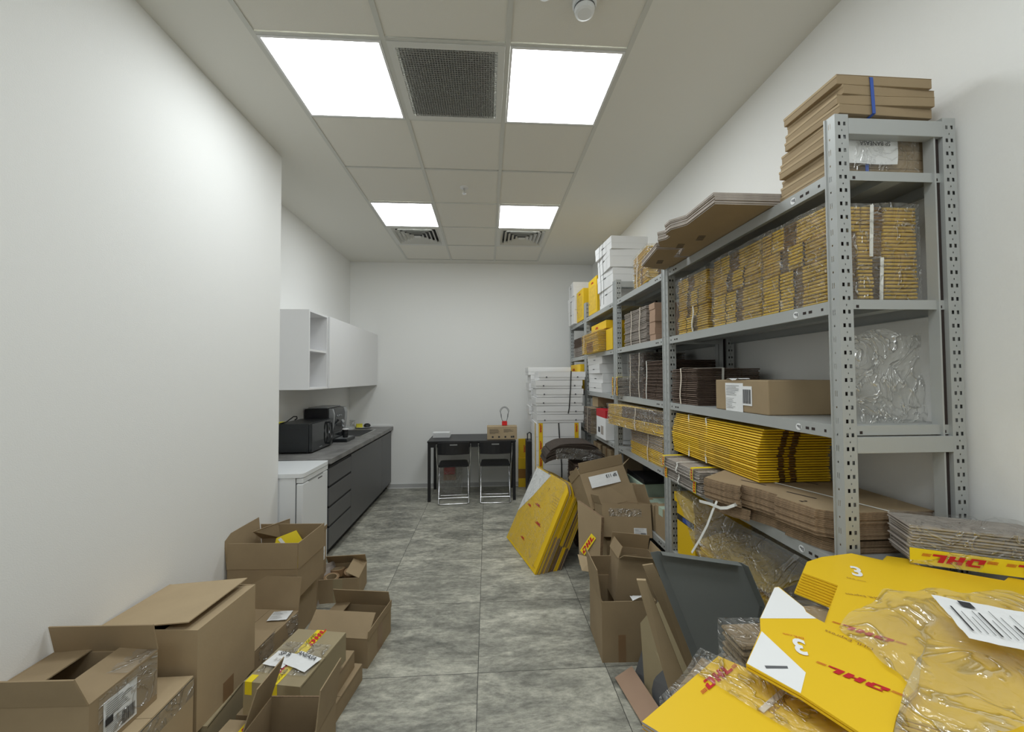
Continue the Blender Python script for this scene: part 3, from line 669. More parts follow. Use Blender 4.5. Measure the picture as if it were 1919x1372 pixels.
def upright_mesh(detail=True):
    """cold-formed perforated upright 45 x 36, local x 0..0.045 across, y 0..0.036 deep; the punched face is y = 0 and faces the aisle end"""
    b = MB(); H = PT; hs = []; k = 0; z = .035
    while z < H-.02:
        hs += [(.0105, z-.006, .0185, z+.006), (.0275, z-.006, .0355, z+.006)]
        if z+.021 < H-.01: hs.append((.0212, z+.0185, .0242, z+.0235))
        z += .0425
    perforated(b, (0, 0, 0), (1, 0, 0), (0, 0, 1), .045, H, hs, 'metal')
    hs = []; z = .035; k = 0
    while z < H-.02:
        if k % 2 == 0: hs += [(.012, z-.009, .0135, z+.009), (.018, z-.009, .0195, z+.009)]
        else: hs.append((.014, z-.003, .018, z+.003))
        z += .0425; k += 1
    perforated(b, (0, .036, 0), (0, -1, 0), (0, 0, 1), .036, H, hs, 'metal')
    perforated(b, (.045, 0, 0), (0, 1, 0), (0, 0, 1), .036, H, hs, 'metal')
    b.box((0, .036, 0), (.010, .0375, H), 'metal').box((.035, .036, 0), (.045, .0375, H), 'metal')
    b.box((-.004, .033, 0), (0, .0375, H), 'metal')
    b.add([(.006, .022, 0), (.039, .022, 0), (.039, .022, H), (.006, .022, H)], [(0, 1, 2, 3)], 'slot')  # near-black sheet painting the shaded inside seen through the holes
    return b.mesh('upright')
UM = upright_mesh()
UM2 = UM.copy(); UM2.transform(Matrix.Translation((0, .0375, 0)) @ Matrix.Scale(-1, 4, (0, 1, 0))); UM2.flip_normals()
def upright(parent, x, y, far=False):
    o = bpy.data.objects.new('upright', UM2 if far else UM); COL.objects.link(o); o.parent = parent; o.location = (x, y, 0); return o
def deck(parent, y0, y1, z, sticker=None):
    d = MB(); t = .0012; x0, x1 = SXF+.004, SXB-.004
    d.box((x0, y0, z-t), (x1, y1, z), 'metal')
    for a, b_ in (((x0, y0, z-.042), (x0+t, y1, z-t)), ((x1-t, y0, z-.042), (x1, y1, z-t))): d.box(a, b_, 'metal')
    d.box((x0+t, y0, z-.030), (x1-t, y0+t, z-t), 'metal').box((x0+t, y1-t, z-.042), (x1-t, y1, z-t), 'metal')
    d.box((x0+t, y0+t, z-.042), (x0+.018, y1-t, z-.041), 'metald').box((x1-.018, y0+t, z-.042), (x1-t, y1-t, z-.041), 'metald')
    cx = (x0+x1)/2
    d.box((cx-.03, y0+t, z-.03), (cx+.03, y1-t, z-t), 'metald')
    for yy, sg in ((y0, 1), (y1, -1)):
        for k in (.055, .10, .125):
            d.box((x0-.0006, yy+sg*k, z-.027), (x0, yy+sg*(k+.014 if k > .09 else k+.008), z-.018), 'slot')
    for k in (.06, .34): d.box((x0+k, y0-.0006, z-.026), (x0+k+.009, y0, z-.017), 'slot')
    o = d.build('shelf', parent)
    if sticker:
        s = MB(); s.lathe([(.012, -.0008), (.012, 0)], (0, 0, 0), 'white', 16, 'x')
        for q in range(3): s.box((-.0015, -.009+.006*q, -.006+.003*q), (-.0008, -.006+.006*q, .006), 'ink')
        s.build('round_sticker', o, loc=(x0-.0003, y0+sticker, z-.023))
    return o
def shelf_unit(k, label, levels):
    y0, y1 = UN[k]; t = thing('shelving_unit', label, 'shelving unit', (0, 0, 0), group='grey steel shelving along the right wall')
    for x in (SXF, SXB-.045): upright(t, x, y0); upright(t, x, y1-.0375)
    for yy in (y0, y1-.0375): MB().box((SXB-.072, yy+.004, 0), (SXB-.066, yy+.036, PT-.01), 'metal').box((SXB-.0655, yy+.012, 0), (SXB-.046, yy+.016, PT-.01), 'slot').build('rear_channel', t)  # the dark strip stands in for shade in the channel's gap
    for z in levels: deck(t, y0+.010, y1-.003, z, .17 if k == 0 and z > .6 else None)
    for yy in (y0+.004, y1-.032):
        for za, zb in ((2.297, 2.348), (1.296, 1.346), (.30, .35)):
            MB().box((SXF+.045, yy-.006 if yy == y0+.004 else yy, za), (SXB-.045, yy+.026, zb), 'metal').build('end_beam', t, bevel=.0015)
    for x in (SXF, SXB-.045):
        for yy in (y0, y1-.0375): MB().box((x-.002, yy-.001, 0), (x+.047, yy+.0385, .004), 'black').build('foot_cap', t)
    return t
shelf_unit(0, 'nearest grey steel shelving unit, loaded with yellow strapped carton bundles', LV)
shelf_unit(1, 'second grey steel shelving unit from the camera, holding dark brown carton stacks', LV)
shelf_unit(2, 'third grey steel shelving unit from the camera, holding white boxes', LV)
shelf_unit(3, 'farthest grey steel shelving unit, next to the far wall', LV)

# --- carton print patterns (front edge = w, near end = s)
Yw, Bd, Cg = 'yellow', 'ybrown', 'yellowd'
pA = dict(w=[(.16, 'yellowd', .002), (.02, 'slot', .008), (.2, Yw, 0), (.18, Bd, .006), (.02, 'slot', .01), (.20, 'yellowd', .002), (.22, 'yellowd', .004)],
          s=[(.26, Cg, 0), (.11, Cg, 0), (.02, 'slot', .008), (.13, Cg, .0), (.12, Bd, .006), (.36, Cg, 0)])
pB = dict(w=[(.3, 'yellowd', .002), (.02, 'slot', .008), (.12, Bd, .006), (.22, Yw, 0), (.02, 'slot', .01), (.3, 'yellowd', .003)],
          s=[(.22, Cg, 0), (.12, Bd, .006), (.16, Cg, 0), (.13, Bd, .007), (.37, Cg, 0)])
pC = dict(w=[(.28, Yw, 0), (.02, 'slot', .008), (.22, Yw, .001), (.02, 'slot', .01), (.12, Bd, .004), (.34, 'yellowd', .002)],
          s=[(.22, Cg, 0), (.12, Bd, .006), (.16, Cg, 0), (.13, Bd, .007), (.37, Cg, 0)])
pBrown = dict(w=[(1, 'cardd', 0)], s=[(1, 'cardd', 0)]); pGrey = dict(w=[(.3, 'cardg', 0), (.02, 'cardd', .004), (.68, 'cardg', 0)])
pDark = dict(w=[(.1, 'cardd', 0), (.5, 'cardd', .0), (.4, 'cardd', .003)])
z2, z1, z3, z4 = LV[1]+.001, LV[0]+.001, LV[2]+.001, LV[3]+.001
XM = 1.262
def ybundle(lab, yc, L, z, n, pats, seed, **k):
    return bundle(lab, (XM, yc, z), .31, L, n, .0122, pats, top='yellowd', seed=seed, wrapit=k.pop('wrapit', True), group='yellow carton bundles on the nearest unit', **k)
ybundle('film-wrapped yellow carton bundle at the near end of the second shelf, lower of two', 1.372, .30, z2, 12, [(1, pC)], 1, strapend=.02, jit=.002)
ybundle('film-wrapped yellow carton bundle at the near end of the second shelf, upper of two', 1.372, .30, z2+.149, 14, [(.5, pB), (.5, pA)], 2, strapend=-.01, jit=.002)
ybundle('film-wrapped yellow carton bundle in the middle of the second shelf, lower of two', 1.705, .33, z2, 12, [(1, pC)], 3)
ybundle('film-wrapped yellow carton bundle in the middle of the second shelf, upper of two', 1.705, .33, z2+.150, 14, [(.5, pB), (.5, pA)], 4)
ybundle('white-strapped yellow carton bundle by the second post, lower of two', 2.08, .30, z2, 11, [(.6, pC), (.4, pB)], 5, straps=(-.02,), strap_mt='strap', wrapit='filmt')
ybundle('film-wrapped yellow carton bundle by the second post, upper of two', 2.08, .30, z2+.138, 14, [(.5, pB), (.5, pA)], 6)

# top of unit 1: nine flat kraft boxes held by blue straps
t0 = 0
for k in range(10):
    rz = [-1, 2, -2, 3, -3, 0, 4, -2, 5, 1][k]; L = .40; z = z1+.0315*k
    lab = ['bottom', 'second from the bottom', 'third from the bottom', 'fourth from the bottom', 'fifth from the bottom', 'fifth from the top', 'fourth from the top', 'third from the top', 'second from the top', 'topmost'][k]
    t = thing('flat_kraft_box', 'slim kraft box on top of the nearest unit, %s' % lab, 'box', (1.285+.006*(k % 3)-.004*(k % 2), (1.328 if k < 6 else 1.298)-.004*(k % 2), z), R(rz*.5), group='slim kraft boxes on top of the nearest unit')
    MB().box((-.165, -.112, 0), (.165, .112, .0300), 'card').build('box_body', t, bevel=.0015)
    MB().box((-.1655, -.1125, .0303), (.1655, .1125, .0310), 'cardl').box((-.1660, -.1128, .022), (-.1655, .1128, .0300), 'cardl').build('lid', t)
def blue_strap(xx, lab, za, zb):
    b = MB(); b.ribbon([(xx, 1.203, za), (xx+.002, 1.202, 2.37), (xx+.004, 1.178, 2.376), (xx-.002, 1.178, zb-.01), (xx-.002, 1.19, zb), (xx, 1.42, zb), (xx, 1.435, zb-.01), (xx, 1.435, za)], (1, 0, 0), .011, .0012, 'blue')
    return tagp(b.build('blue_strap'), lab, 'strap')
blue_strap(1.235, 'blue plastic strap around the slim kraft boxes on the nearest unit', z1, z1+.3175)
t = thing('paper_sheet', 'white address sheet in clear film against the slim kraft boxes', 'paper', (1.245, 1.201, 2.262), 0)
b = MB(); b.grid(lambda i, j: ((i-.5)*.185+.006*(j-.5), -.002-.0025*sin(7*i+3*j), (j-.5)*.078), 8, 4, 'white'); b.build('sheet', t, smooth=True)
b = MB(); b.grid(lambda i, j: ((i-.5)*.185, -.001-.001*sin(7*i+3*j), .078/2+.034+(j)*.022), 8, 2, 'white'); b.build('folded_top', t)
words(t, 'SP BANEASA', (.01, -.0065, .026), (-1, 0, 0), (0, 0, -1), .019, 'ink', .01)
b = MB(); b.grid(lambda i, j: ((i-.5)*.30+.01, -.0085+.002*sin(19*i+11*j), (j-.5)*.17+.02), 12, 8, 'filmt'); b.build('clear_film', t, smooth=True)

# flats overhanging on top of units 1/2
def notch_flat(lab, poly, z, n, th, mt, loc=(0, 0, 0), rot=None, group=None, extra=None):
    t = thing('flat_carton_stack', lab, 'flat cartons', (loc[0], loc[1], loc[2]+z), 0, group, rot)
    rnd = random.Random(len(lab))
    for k in range(n):
        b = MB(); b.prism(poly, 0, th*.86, mt[0], mt[1]); b.build('flat_carton', t, loc=(rnd.uniform(-.003, .003), rnd.uniform(-.003, .003), k*th))
    return t
def lp(pts, cx, cy): return [(x-cx, y-cy) for x, y in pts]
polyT = [(.86, 1.44), (1.42, 1.44), (1.42, 2.08), (1.04, 2.08), (1.0, 1.95), (.87, 1.94), (.825, 1.86), (.85, 1.83), (.85, 1.79), (.815, 1.76), (.815, 1.71), (.86, 1.65)]
t = notch_flat('stack of grey-brown die-cut flats lying across the top of the nearest unit', lp(polyT, 1.2, 1.9), z1, 9, .0052, ('card', 'cardg'), (1.2, 1.9, .002))
t2 = notch_flat('lower grey-brown die-cut flats overhanging the aisle above the second post', lp([(.87, 1.98), (.99, 1.98), (1.02, 2.11), (1.40, 2.11), (1.40, 2.30), (1.088, 2.30), (1.085, 2.365), (.92, 2.30)], 1.0, 2.25), z1, 7, .005, ('card', 'cardg'), (1.0, 2.25, .004))
for tt, lst in ((t, ((-.20, -.10), (-.24, .02))), (t2, ((-.02, -.05),))):
    b = MB()
    for (cx, cy) in lst:
        for k in range(5): b.box((cx-.02+.004*k, cy-.03+.014*k, -.0012), (cx+.014+.004*k, cy-.026+.014*k, -.0004), 'ink')
    b.build('printed_marks', tt)

# shelf 3 of unit 1: parcel, dark bundle, clear bag
t = thing('parcel', 'brown parcel with a long white label on the third shelf', 'parcel', (1.255, 1.68, z3), 0)
MB().box((-.155, -.18, 0), (.155, .18, .138), 'card').build('box_body', t, bevel=.004)
paper_label(t, (-.1552, .035, .062), (0, -1, 0), (0, 0, 1), .125, .125, 4, 'shipping_label', barcode=False)
b = MB(); b.grid(lambda i, j: (-.158-.003*sin(8*i)+j*.05, .09-.10*i, .138+.006*sin(9*i)+.002), 8, 3, 'white'); b.build('label_fold', t, smooth=True)
b = MB(); b.box((-.1572, -.085, .03), (-.1562, -.022, .112), 'white')
rnd = random.Random(2); y = -.078
while y < -.03:
    wv = .001+.003*rnd.random(); b.box((-.1578, y, .038), (-.1573, y+wv, .098), 'ink'); y += wv+.002
b.build('barcode_sticker', t)
bundle('dark brown carton bundle behind the parcel by the second post, lower of two', (1.27, 2.17, z3), .34, .28, 19, .0105, [(1, pDark)], top='cardd', seed=11, straps=(.02,), strap_mt='cream', strapend=-.04, group='dark carton bundles')
t = thing('clear_bag', 'crumpled clear plastic bag standing at the near end of the third shelf', 'plastic bag', (1.29, 1.235, z3), 0)
def bagf(sy):
    return lambda i, j: ((i-.5)*.285+.006*sin(7*j), sy*(.014+.016*sin(pi*i))*(1-.6*j)+.010*noise.noise(Vector((i*6, j*6, sy))), .002+j*.295-.012*sin(3*i*pi)*j)
b = MB(); b.grid(bagf(-1), 26, 26, 'filmh'); b.grid(bagf(1), 26, 26, 'filmh'); b.build('bag_film', t, smooth=True)

# shelf 4 of unit 1
big = [(.945, 1.70), (.98, 1.60), (1.012, 1.55), (1.03, 1.575), (1.06, 1.50), (1.075, 1.43), (1.055, 1.415), (1.085, 1.27), (1.145, 1.225), (1.452, 1.225), (1.452, 1.80), (1.12, 1.83)]
def biglab(n, lab, z, poly, seed):
    return notch_flat(lab, lp(poly, 1.2, 1.5), z, n, .0062, ('card', 'carde'), (1.2, 1.5, 0))
bl = biglab(7, 'lower stack of large brown die-cut flats at the near end of the fourth shelf', z4, [(x+.03 if x < 1.1 else x, y-.01 if y > 1.3 else y+.01) for x, y in big], 1)
bt = biglab(14, 'upper stack of large brown die-cut flats with cut slots and a white band, fourth shelf', z4+.052, big, 2)
TZ = 14*.0062
b = MB()
for (x, y, l, a) in ((-.10, .10, .10, -62), (-.04, -.08, .10, -66), (.10, .12, .16, -60), (-.02, .23, .09, -60)):
    dx, dy = cos(R(a)), sin(R(a)); p = Vector((x, y, TZ-.0004)); U = Vector((dx, dy, 0)); V = Vector((-dy, dx, 0))
    b = MB(); b.add([p-U*l/2-V*.005, p+U*l/2-V*.005, p+U*l/2+V*.005, p-U*l/2+V*.005], [(0, 1, 2, 3)], 'slot'); b.build('cut_slot', bt)
words(bt, '2', (-.09, -.15, TZ-.001), (0, -1, 0), (1, 0, 0), .035, 'slot', .02)
b = MB(); b.ribbon([(.10, -.278, 0), (.098, -.279, TZ*.6), (.10, -.272, TZ+.002), (-.02, .10, TZ+.002), (-.06, .31, TZ+.001)], (1, .3, 0), .008, .0012, 'strap'); b.build('strap', bt)

def lean1(f): return (-.012*sin(f*pi)+.004*f, .012*f)
p1 = dict(w=[(.46, 'yellowd', .0), (.30, Yw, 0), (.24, Yw, .001)], s=[(.28, Yw, 0), (.10, Bd, .008), (.06, Yw, .003), (.10, Bd, .008), (.46, Yw, 0)])
p2 = dict(w=[(.40, Yw, .0), (.35, 'yellowd', 0), (.25, Yw, .001)], s=[(.28, Yw, 0), (.10, Bd, .008), (.06, Yw, .003), (.10, Bd, .008), (.46, Yw, 0)])
bundle('long fanned yellow carton bundle with two white bands on the fourth shelf', (1.27, 1.935, z4+.052+TZ+.002), .31, .74, 21, .0108, [(.5, p2), (.5, p1)], top='yellowd', seed=21,
       straps=(.03, .20), strap_mt='strap', lean=lambda f: (-.02*sin(f*pi), -.035*f+.02), jit=.003)
def small_pack(lab, loc, rz, seed, W=.20, L=.25, n=7, tape_y=(-.09, .10), lz=.0075):
    t = bundle(lab, loc, W, L, n, lz, [(1, dict(w=[(1, 'cardg', 0)], s=[(1, 'cardg', 0)]))], top='cardg', rz=rz, seed=seed, straps=(0,), strap_mt='strap', wrapit='filmt', name='carton_pack', cat='carton pack', group='small taped carton packs')
    H = n*lz
    for y in tape_y:
        b = MB(); pts = [(-W/2-.009, y, -.0), (-W/2-.010, y+.002, H*.5), (-W/2-.008, y, H+.008), (-W/2+.03, y, H+.009), (W/2-.01, y, H+.009)]
        b.ribbon(pts, (0, 1, 0), .026, .0012, 'lemon'); o = b.build('branded_tape', t)
        c = MB()
        for k in range(4): c.box((-W/2-.0118, y-.006, .006+k*H/4), (-W/2-.0112, y+.007, .006+k*H/4+H/5.5), 'red')
        c.build('tape_print', o)
    return t
small_pack('taped carton pack jutting into the aisle at the second post, upper of two', (1.135, 2.10, z4+.062), 0, 31, .22, .42, 7, (-.16, .16))
small_pack('taped carton pack jutting into the aisle at the second post, lower of two', (1.145, 2.10, z4), 0, 32, .22, .42, 7, (-.165, .15))
# hanging film and white bands
b = MB()
def hf(i, j):
    top = Vector((1.065+.0*i, 2.20-1.02*i, .93-.02*sin(i*3)))
    bot = Vector((1.01-.06*sin(i*2.5), 2.10-.95*i, .90-.46*min(1, i*1.4)*(1-.15*i)))
    p = top.lerp(bot, j); p.x += .012*noise.noise(Vector((i*5, j*5, 0))) - .03*sin(pi*j)*i; return tuple(p)
b.grid(hf, 24, 16, 'films'); o = b.build('hanging_film', smooth=True); tagp(o, 'translucent plastic film hanging down from the fourth shelf into the aisle', 'plastic film')
b = MB(); b.ribbon([(1.073, 1.764, 1.000), (0.960, 1.632, 1.010), (0.950, 1.648, 0.965), (0.940, 1.674, 0.895), (0.930, 1.719, 0.816), (0.920, 1.771, 0.738)], (0, 1, .3), .012, .0015, 'strap'); o = b.build('loose_strap'); tagp(o, 'longer loose white strap end dangling over the grey steel panel', 'strap')
b = MB(); b.ribbon([(0.950, 1.750, 0.976), (0.950, 1.668, 0.990), (0.955, 1.597, 0.994), (0.970, 1.577, 1.001), (0.990, 1.559, 1.017), (1.030, 1.575, 1.023)], (0, .3, 1), .012, .0015, 'strap'); o = b.build('loose_strap'); tagp(o, 'shorter loose white strap end sticking out sideways under the brown flats', 'strap')

# ---------------------------------------------------------------- unit 2
bundle('film-wrapped yellow carton bundle with glinting film on top of the second unit', (1.27, 2.78, z1), .33, .34, 20, .0122, [(.5, pC), (.5, dict(w=[(1, 'yellowd', 0)], s=[(1, Yw, 0)]))], top='yellowd', seed=41, straps=(.05,), strap_mt='strap', wrapit='filmh', rz=R(-6))
bundle('grey-brown carton bundle with two light bands on the second unit', (1.27, 2.93, z2), .32, .44, 24, .0108, [(1, pGrey)], top='cardg', seed=42, straps=(-.12, .05), strap_mt='cream')
for k in range(6):
    o = MB().box((-.15, -.045, 0), (.15, .045, .0415), 'cardp').build('small_kraft_box', bevel=.001, loc=(1.258-.003*(k % 2), 2.60+.003*(k % 3), z2+.042*k))
    tagp(o, 'narrow pinkish kraft box beside the second post, %s' % ['bottom of six', 'second from the bottom', 'third from the bottom', 'third from the top', 'second from the top', 'topmost of six'][k], 'box', 'narrow kraft boxes on the second unit')
bundle('tall dark brown carton bundle with a white band on the second unit, nearest the post', (1.275, 2.60, z3), .33, .33, 25, .0105, [(1, pDark)], top='cardd', seed=43, straps=(.09,), strap_mt='strap', jit=.007, lean=lambda f: (-.0+.02*f, .02-.03*f), group='dark carton bundles')
bundle('dark brown carton bundle with two light bands on the second unit, behind the tall one', (1.28, 2.96, z3), .30, .30, 30, .0110, [(1, pDark)], top='cardd', seed=44, straps=(-.08, .1), strap_mt='cream', jit=.006, wrapit='filmt', group='dark carton bundles')
small_pack('short taped carton pack standing at the third post, upper of two', (1.14, 3.235, z3+.075), 0, 45, .16, .15, 9, (-.055, .055))
small_pack('short taped carton pack standing at the third post, lower of two', (1.14, 3.235, z3), 0, 46, .16, .15, 9, (-.055, .055))
pl = dict(w=[(.3, 'yellowd', 0), (.7, 'cardd', .002)]); pl2 = dict(w=[(1, Yw, 0)])
bundle('yellow and brown carton bundle under sagging film on the second unit, upper of two', (1.20, 2.86, z4+.196), .30, .80, 17, .0095, [(.45, pl2), (.55, pl)], top='yellowd', seed=47, rz=R(8), straps=(-.05,), strap_mt='cream', wrapit='filmh')
bundle('greyish yellow carton bundle on the fourth shelf of the second unit, lower of two', (1.265, 2.74, z4), .32, .56, 18, .0105, [(.5, pl2), (.5, dict(w=[(1, 'cardg', 0)]))], top='yellowd', seed=48, straps=(-.06,), strap_mt='cream', wrapit='filmt')
# ---------------------------------------------------------------- unit 3 and 4
def white_box(lab, loc, size, rz=0, group='white cartons on the shelves', mt='whitec', lid=True):
    t = thing('white_carton', lab, 'box', loc, rz, group); x, y, z = size[0]/2, size[1]/2, size[2]
    MB().box((-x, -y, 0), (x, y, z-.004), mt).build('box_body', t, bevel=.002)
    if lid:
        MB().box((-x-.0018, -y-.0018, z-.05), (-x-.0002, y+.0018, z), mt).box((x+.0002, -y-.0018, z-.05), (x+.0018, y+.0018, z), mt).box((-x, -y-.0018, z-.06), (x, -y-.0002, z), mt).box((-x, y+.0002, z-.06), (x, y+.0018, z), mt).box((-x, -y, z-.0038), (x, y, z), mt).build('lid', t)
        MB().box((-x-.003, -.03, z-.053), (-x-.0019, .03, z-.046), 'ink').build('thumb_slot', t)
    return t
ord4 = ['bottom', 'second from the bottom', 'second from the top', 'topmost']
for k, (dy, rz, h) in enumerate([(0, 0, .16), (.01, 2, .15), (-.01, -2, .155), (-.02, 3, .11)]):
    white_box('white carton in the tall column on top of the third unit, %s' % ord4[k], (1.27-.012*k, 3.615+dy, z1+[0, .161, .312, .468][k]), (.33, .43, h), R(rz))
for k in range(2):
    b = MB(); y = 3.52+.10*k; x = 1.062
    b.ribbon([(x-.012-.004*sin(j*.9), y+.012*sin(j*.5+k), z1+.58-.58*j/8) for j in range(9)], (0, 1, 0), .008, .001, 'blackstrap'); o = b.build('black_strap')
    tagp(o, ['black strap hanging down the white cartons, nearer one', 'black strap hanging down the white cartons, farther one'][k], 'strap')
def yellow_case(lab, loc, size, rz=0):
    t = thing('yellow_case_box', lab, 'box', loc, rz, 'upright yellow cartons on top of the third unit'); x, y, z = size[0]/2, size[1]/2, size[2]
    MB().box((-x, -y, 0), (x, y, z), 'yellow').build('box_body', t, bevel=.006)
    MB().box((-x-.001, -y+.03, .04), (-x-.0003, y-.03, z-.08), 'yellowd').build('front_panel', t)
    logo(t, (-x-.0002, 0, z-.045), (0, -1, 0), (0, 0, 1), .018, False); MB().lathe([(.012, -.002), (.012, 0)], (0, 0, 0), 'cardp', 12, 'x').build('round_hole', t, loc=(-x-.001, y-.05, .12))
    return t
yellow_case('yellow upright carton on top of the third unit, beside the white column', (1.26, 4.07, z1), (.33, .32, .37))
yellow_case('yellow upright carton on top of the shelving, farther of the two', (1.25, 4.595, z1), (.33, .32, .36))
for k in range(3):
    white_box('strapped grey-white carton at the far end of the shelving top, %s' % ['lowest', 'middle', 'top'][k], (1.24, 4.955, z1+.171*k), (.36, .33, .17), R([0, 3, -2][k]), 'grey-white cartons at the far end')
b = MB(); b.ribbon([(1.056+.004*sin(j), 4.96, z1+.5-.5*j/6) for j in range(7)], (0, 1, 0), .01, .001, 'blackstrap'); tagp(b.build('black_strap'), 'black strap around the grey-white cartons at the far end of the shelving', 'strap')
py_ = dict(w=[(.3, Yw, 0), (.4, 'brownprint', .002), (.3, Yw, 0)], s=[(1, Yw, 0)])
bundle('film-wrapped yellow carton bundle on the second shelf of the third unit', (1.20, 3.95, z2), .34, .62, 19, .0105, [(.5, py_), (.5, dict(w=[(1, 'yellowd', 0)]))], top='yellow', seed=51, straps=(.2,), strap_mt='cream', wrapit='filmt')
t = thing('yellow_carton', 'yellow carton lying on top of the film-wrapped bundle, third unit', 'box', (1.24, 3.88, z2+.212), 0)
MB().box((-.14, -.26, 0), (.14, .26, .075), 'yellow').build('box_body', t, bevel=.002); logo(t, (-.1402, .05, .035), (0, -1, 0), (0, 0, 1), .02, False)
t = thing('yellow_carton', 'small upright yellow carton next to the third post on the second shelf', 'box', (1.22, 3.50, z2), 0); MB().box((-.13, -.09, 0), (.13, .09, .19), 'yellow').build('box_body', t, bevel=.002)
for k, (dx, rz) in enumerate([(0, 0), (.006, 1), (-.01, -2), (-.004, 2)]):
    white_box('white carton on the third shelf of the third unit, %s' % ord4[k], (1.26+dx, 4.02, z3+.0935*k), (.32, .48, .092), R(rz))
bundle('brown carton bundle behind the yellow one in the far unit', (1.26, 4.72, z2), .32, .56, 20, .0115, [(.5, pGrey), (.5, pDark)], top='cardd', seed=52)
t = thing('yellow_carton', 'yellow carton on the third shelf of the farthest unit', 'box', (1.20, 4.72, z3+.25), 0)
t.location = (1.22, 4.75, z3); MB().box((-.16, -.25, 0), (.16, .25, .30), 'yellow').build('box_body', t, bevel=.002); logo(t, (-.1602, .08, .24), (0, -1, 0), (0, 0, 1), .025, False)
bundle('brown carton bundle wrapped in clear film on the fourth shelf of the third unit', (1.20, 4.15, z4), .30, .30, 26, .0100, [(1, dict(w=[(1, 'cardd', 0)], s=[(1, 'card', 0)]))], top='card', seed=53, straps=(-.04,), strap_mt='cream', wrapit='filmt', strapend=0)
t = carton('small open kraft box on the brown bundle under the white cartons', (1.22, 4.14, z4+.268), (.18, .16, .10), R(5), dict(n=20, s=170, e=100, w=None), 'cardl')
t = thing('white_red_box', 'white box with a red lid band standing beside the brown bundle', 'box', (1.20, 3.72, z4), 0)
MB().box((-.13, -.15, 0), (.13, .15, .27), 'white').build('box_body', t, bevel=.002); MB().box((-.1305, -.1505, .20), (.1305, .1505, .2705), 'red').build('red_band', t)
MB().box((-.1308, -.08, .04), (-.1303, .0, .12), 'cardg').box((-.1308, .03, .05), (-.1303, .09, .10), 'ink').build('printed_picture', t)
# lower shelves
t = thing('green_white_box', 'pale green and white carton on the lower shelf of the second unit', 'box', (1.27, 3.02, LV[4]+.001), 0)
MB().box((-.15, -.16, 0), (.15, .16, .25), 'green').build('box_body', t, bevel=.003); MB().box((-.1506, -.08, .02), (-.1502, .10, .14), 'whitec').build('front_label', t)
t = thing('black_tray', 'black shallow tray on the pale green carton', 'tray', (1.27, 3.02, LV[4]+.252), 0); MB().box((-.14, -.17, 0), (.14, .17, .02), 'black').box((-.14, -.17, .02), (-.13, .17, .035), 'black').build('tray', t, bevel=.002)
for k, (yy, hh) in enumerate(((2.72, .17), (2.52, .19))):
    t = thing('kraft_carton', ['kraft carton with green tape beside the pale green carton', 'kraft carton with green tape nearest the second post'][k], 'box', (1.26, yy, LV[4]+.001), 0, 'green-taped kraft cartons')
    MB().box((-.15, -.09, 0), (.15, .09, hh), 'card').build('box_body', t, bevel=.003); MB().box((-.152, -.03, hh-.05), (.152, .03, hh+.001), 'green').build('green_tape', t)
    MB().box((-.10, -.085, hh+.0012), (.06, .05, hh+.004), 'green').build('loose_tape', t)
for yy, lab in ((3.72, 'tall kraft carton standing on the lower shelf behind the white box stack'), (4.05, 'second tall kraft carton on the lower shelf of the third unit')):
    t = thing('kraft_carton', lab, 'box', (1.27, yy, LV[4]+.001), 0); MB().box((-.15, -.13, 0), (.15, .13, .36), 'card').build('box_body', t, bevel=.003); MB().box((-.151, -.02, .28), (.151, .02, .361), 'tapeb').build('packing_tape', t)

# ================================================================== LEFT PILE OF BOXES
def board(label, pts, t=.004, mt='card', name='cardboard_sheet', cat='cardboard', group=None, side=None):
    o = MB().slab(pts, t, mt, side or mt).build(name); return tagp(o, label, cat, group)
def dhl_tape(parent, pts, wdir, wd=.05, n=3, text=True):
    b = MB(); b.ribbon(pts, wdir, wd, .0012, 'lemon'); o = b.build('branded_tape', parent); return o
# hidden support and the two front boxes
carton('closed kraft box under the tall open box by the left wall', (-1.28, 1.79, 0), (.40, .30, .195), 0, mt='cardo')
t = carton('kraft box with clear tape on its edge under the leftmost open box', (-1.275, 1.40, 0), (.36, .37, .426), R(0), mt='cardl')
MB().box((-.02, -.186, .37), (.02, .186, .4315), 'filmh').box((.1802, -.185, .36), (.1812, .185, .425), 'filmt').build('clear_tape', t)
t = carton('open kraft box with an address label, leftmost in the foreground', (-1.322, 1.372, .4315), (.35, .23, .165), R(-2), dict(n=78, s=112, e=6, w=4), flen=dict(s=.11, n=.10, e=.13, w=.13))
paper_label(t, (.1752, -.02, .075), (0, 1, 0), (0, 0, 1), .11, .12, 6, block=True)
b = MB(); b.grid(lambda i, j: (.178+.004*noise.noise(Vector((i*7, j*7, 1))), -.09+.20*i, .02+.14*j), 12, 8, 'filmh'); b.grid(lambda i, j: (.178-.07*j, .0+.11*i, .171+.004*noise.noise(Vector((i*7, j*7, 4)))), 8, 5, 'filmh'); b.build('clear_tape', t, smooth=True)
t = carton('large kraft box with a loosely closed top against the left wall', (-1.287, 1.79, .1995), (.40, .335, .382), R(-4), dict(s=None, n=None, e=-2, w=5), flen=dict(w=.365, e=.14), mt='cardl')
MB().box((.2002, -.03, .0), (.2010, .03, .08), 'tapeb').build('packing_tape', t)
for lab, loc, rz, s in (('taped kraft box whose top shows at the bottom edge between the tall boxes', (-.955, 1.56, 0), -8, (.20, .26, .165)),):
    t = carton(lab, loc, s, R(rz), mt='cardl')
    dhl_tape(t, [(0, -.132, .10), (0, -.131, .1705), (0, .131, .1705), (0, .132, .10)], (1, 0, 0), .045)
    logo(t, (-.002, .07, .1718), (0, 1, 0), (-1, 0, 0), .022, False); logo(t, (-.002, -.05, .1718), (0, 1, 0), (-1, 0, 0), .022, False)
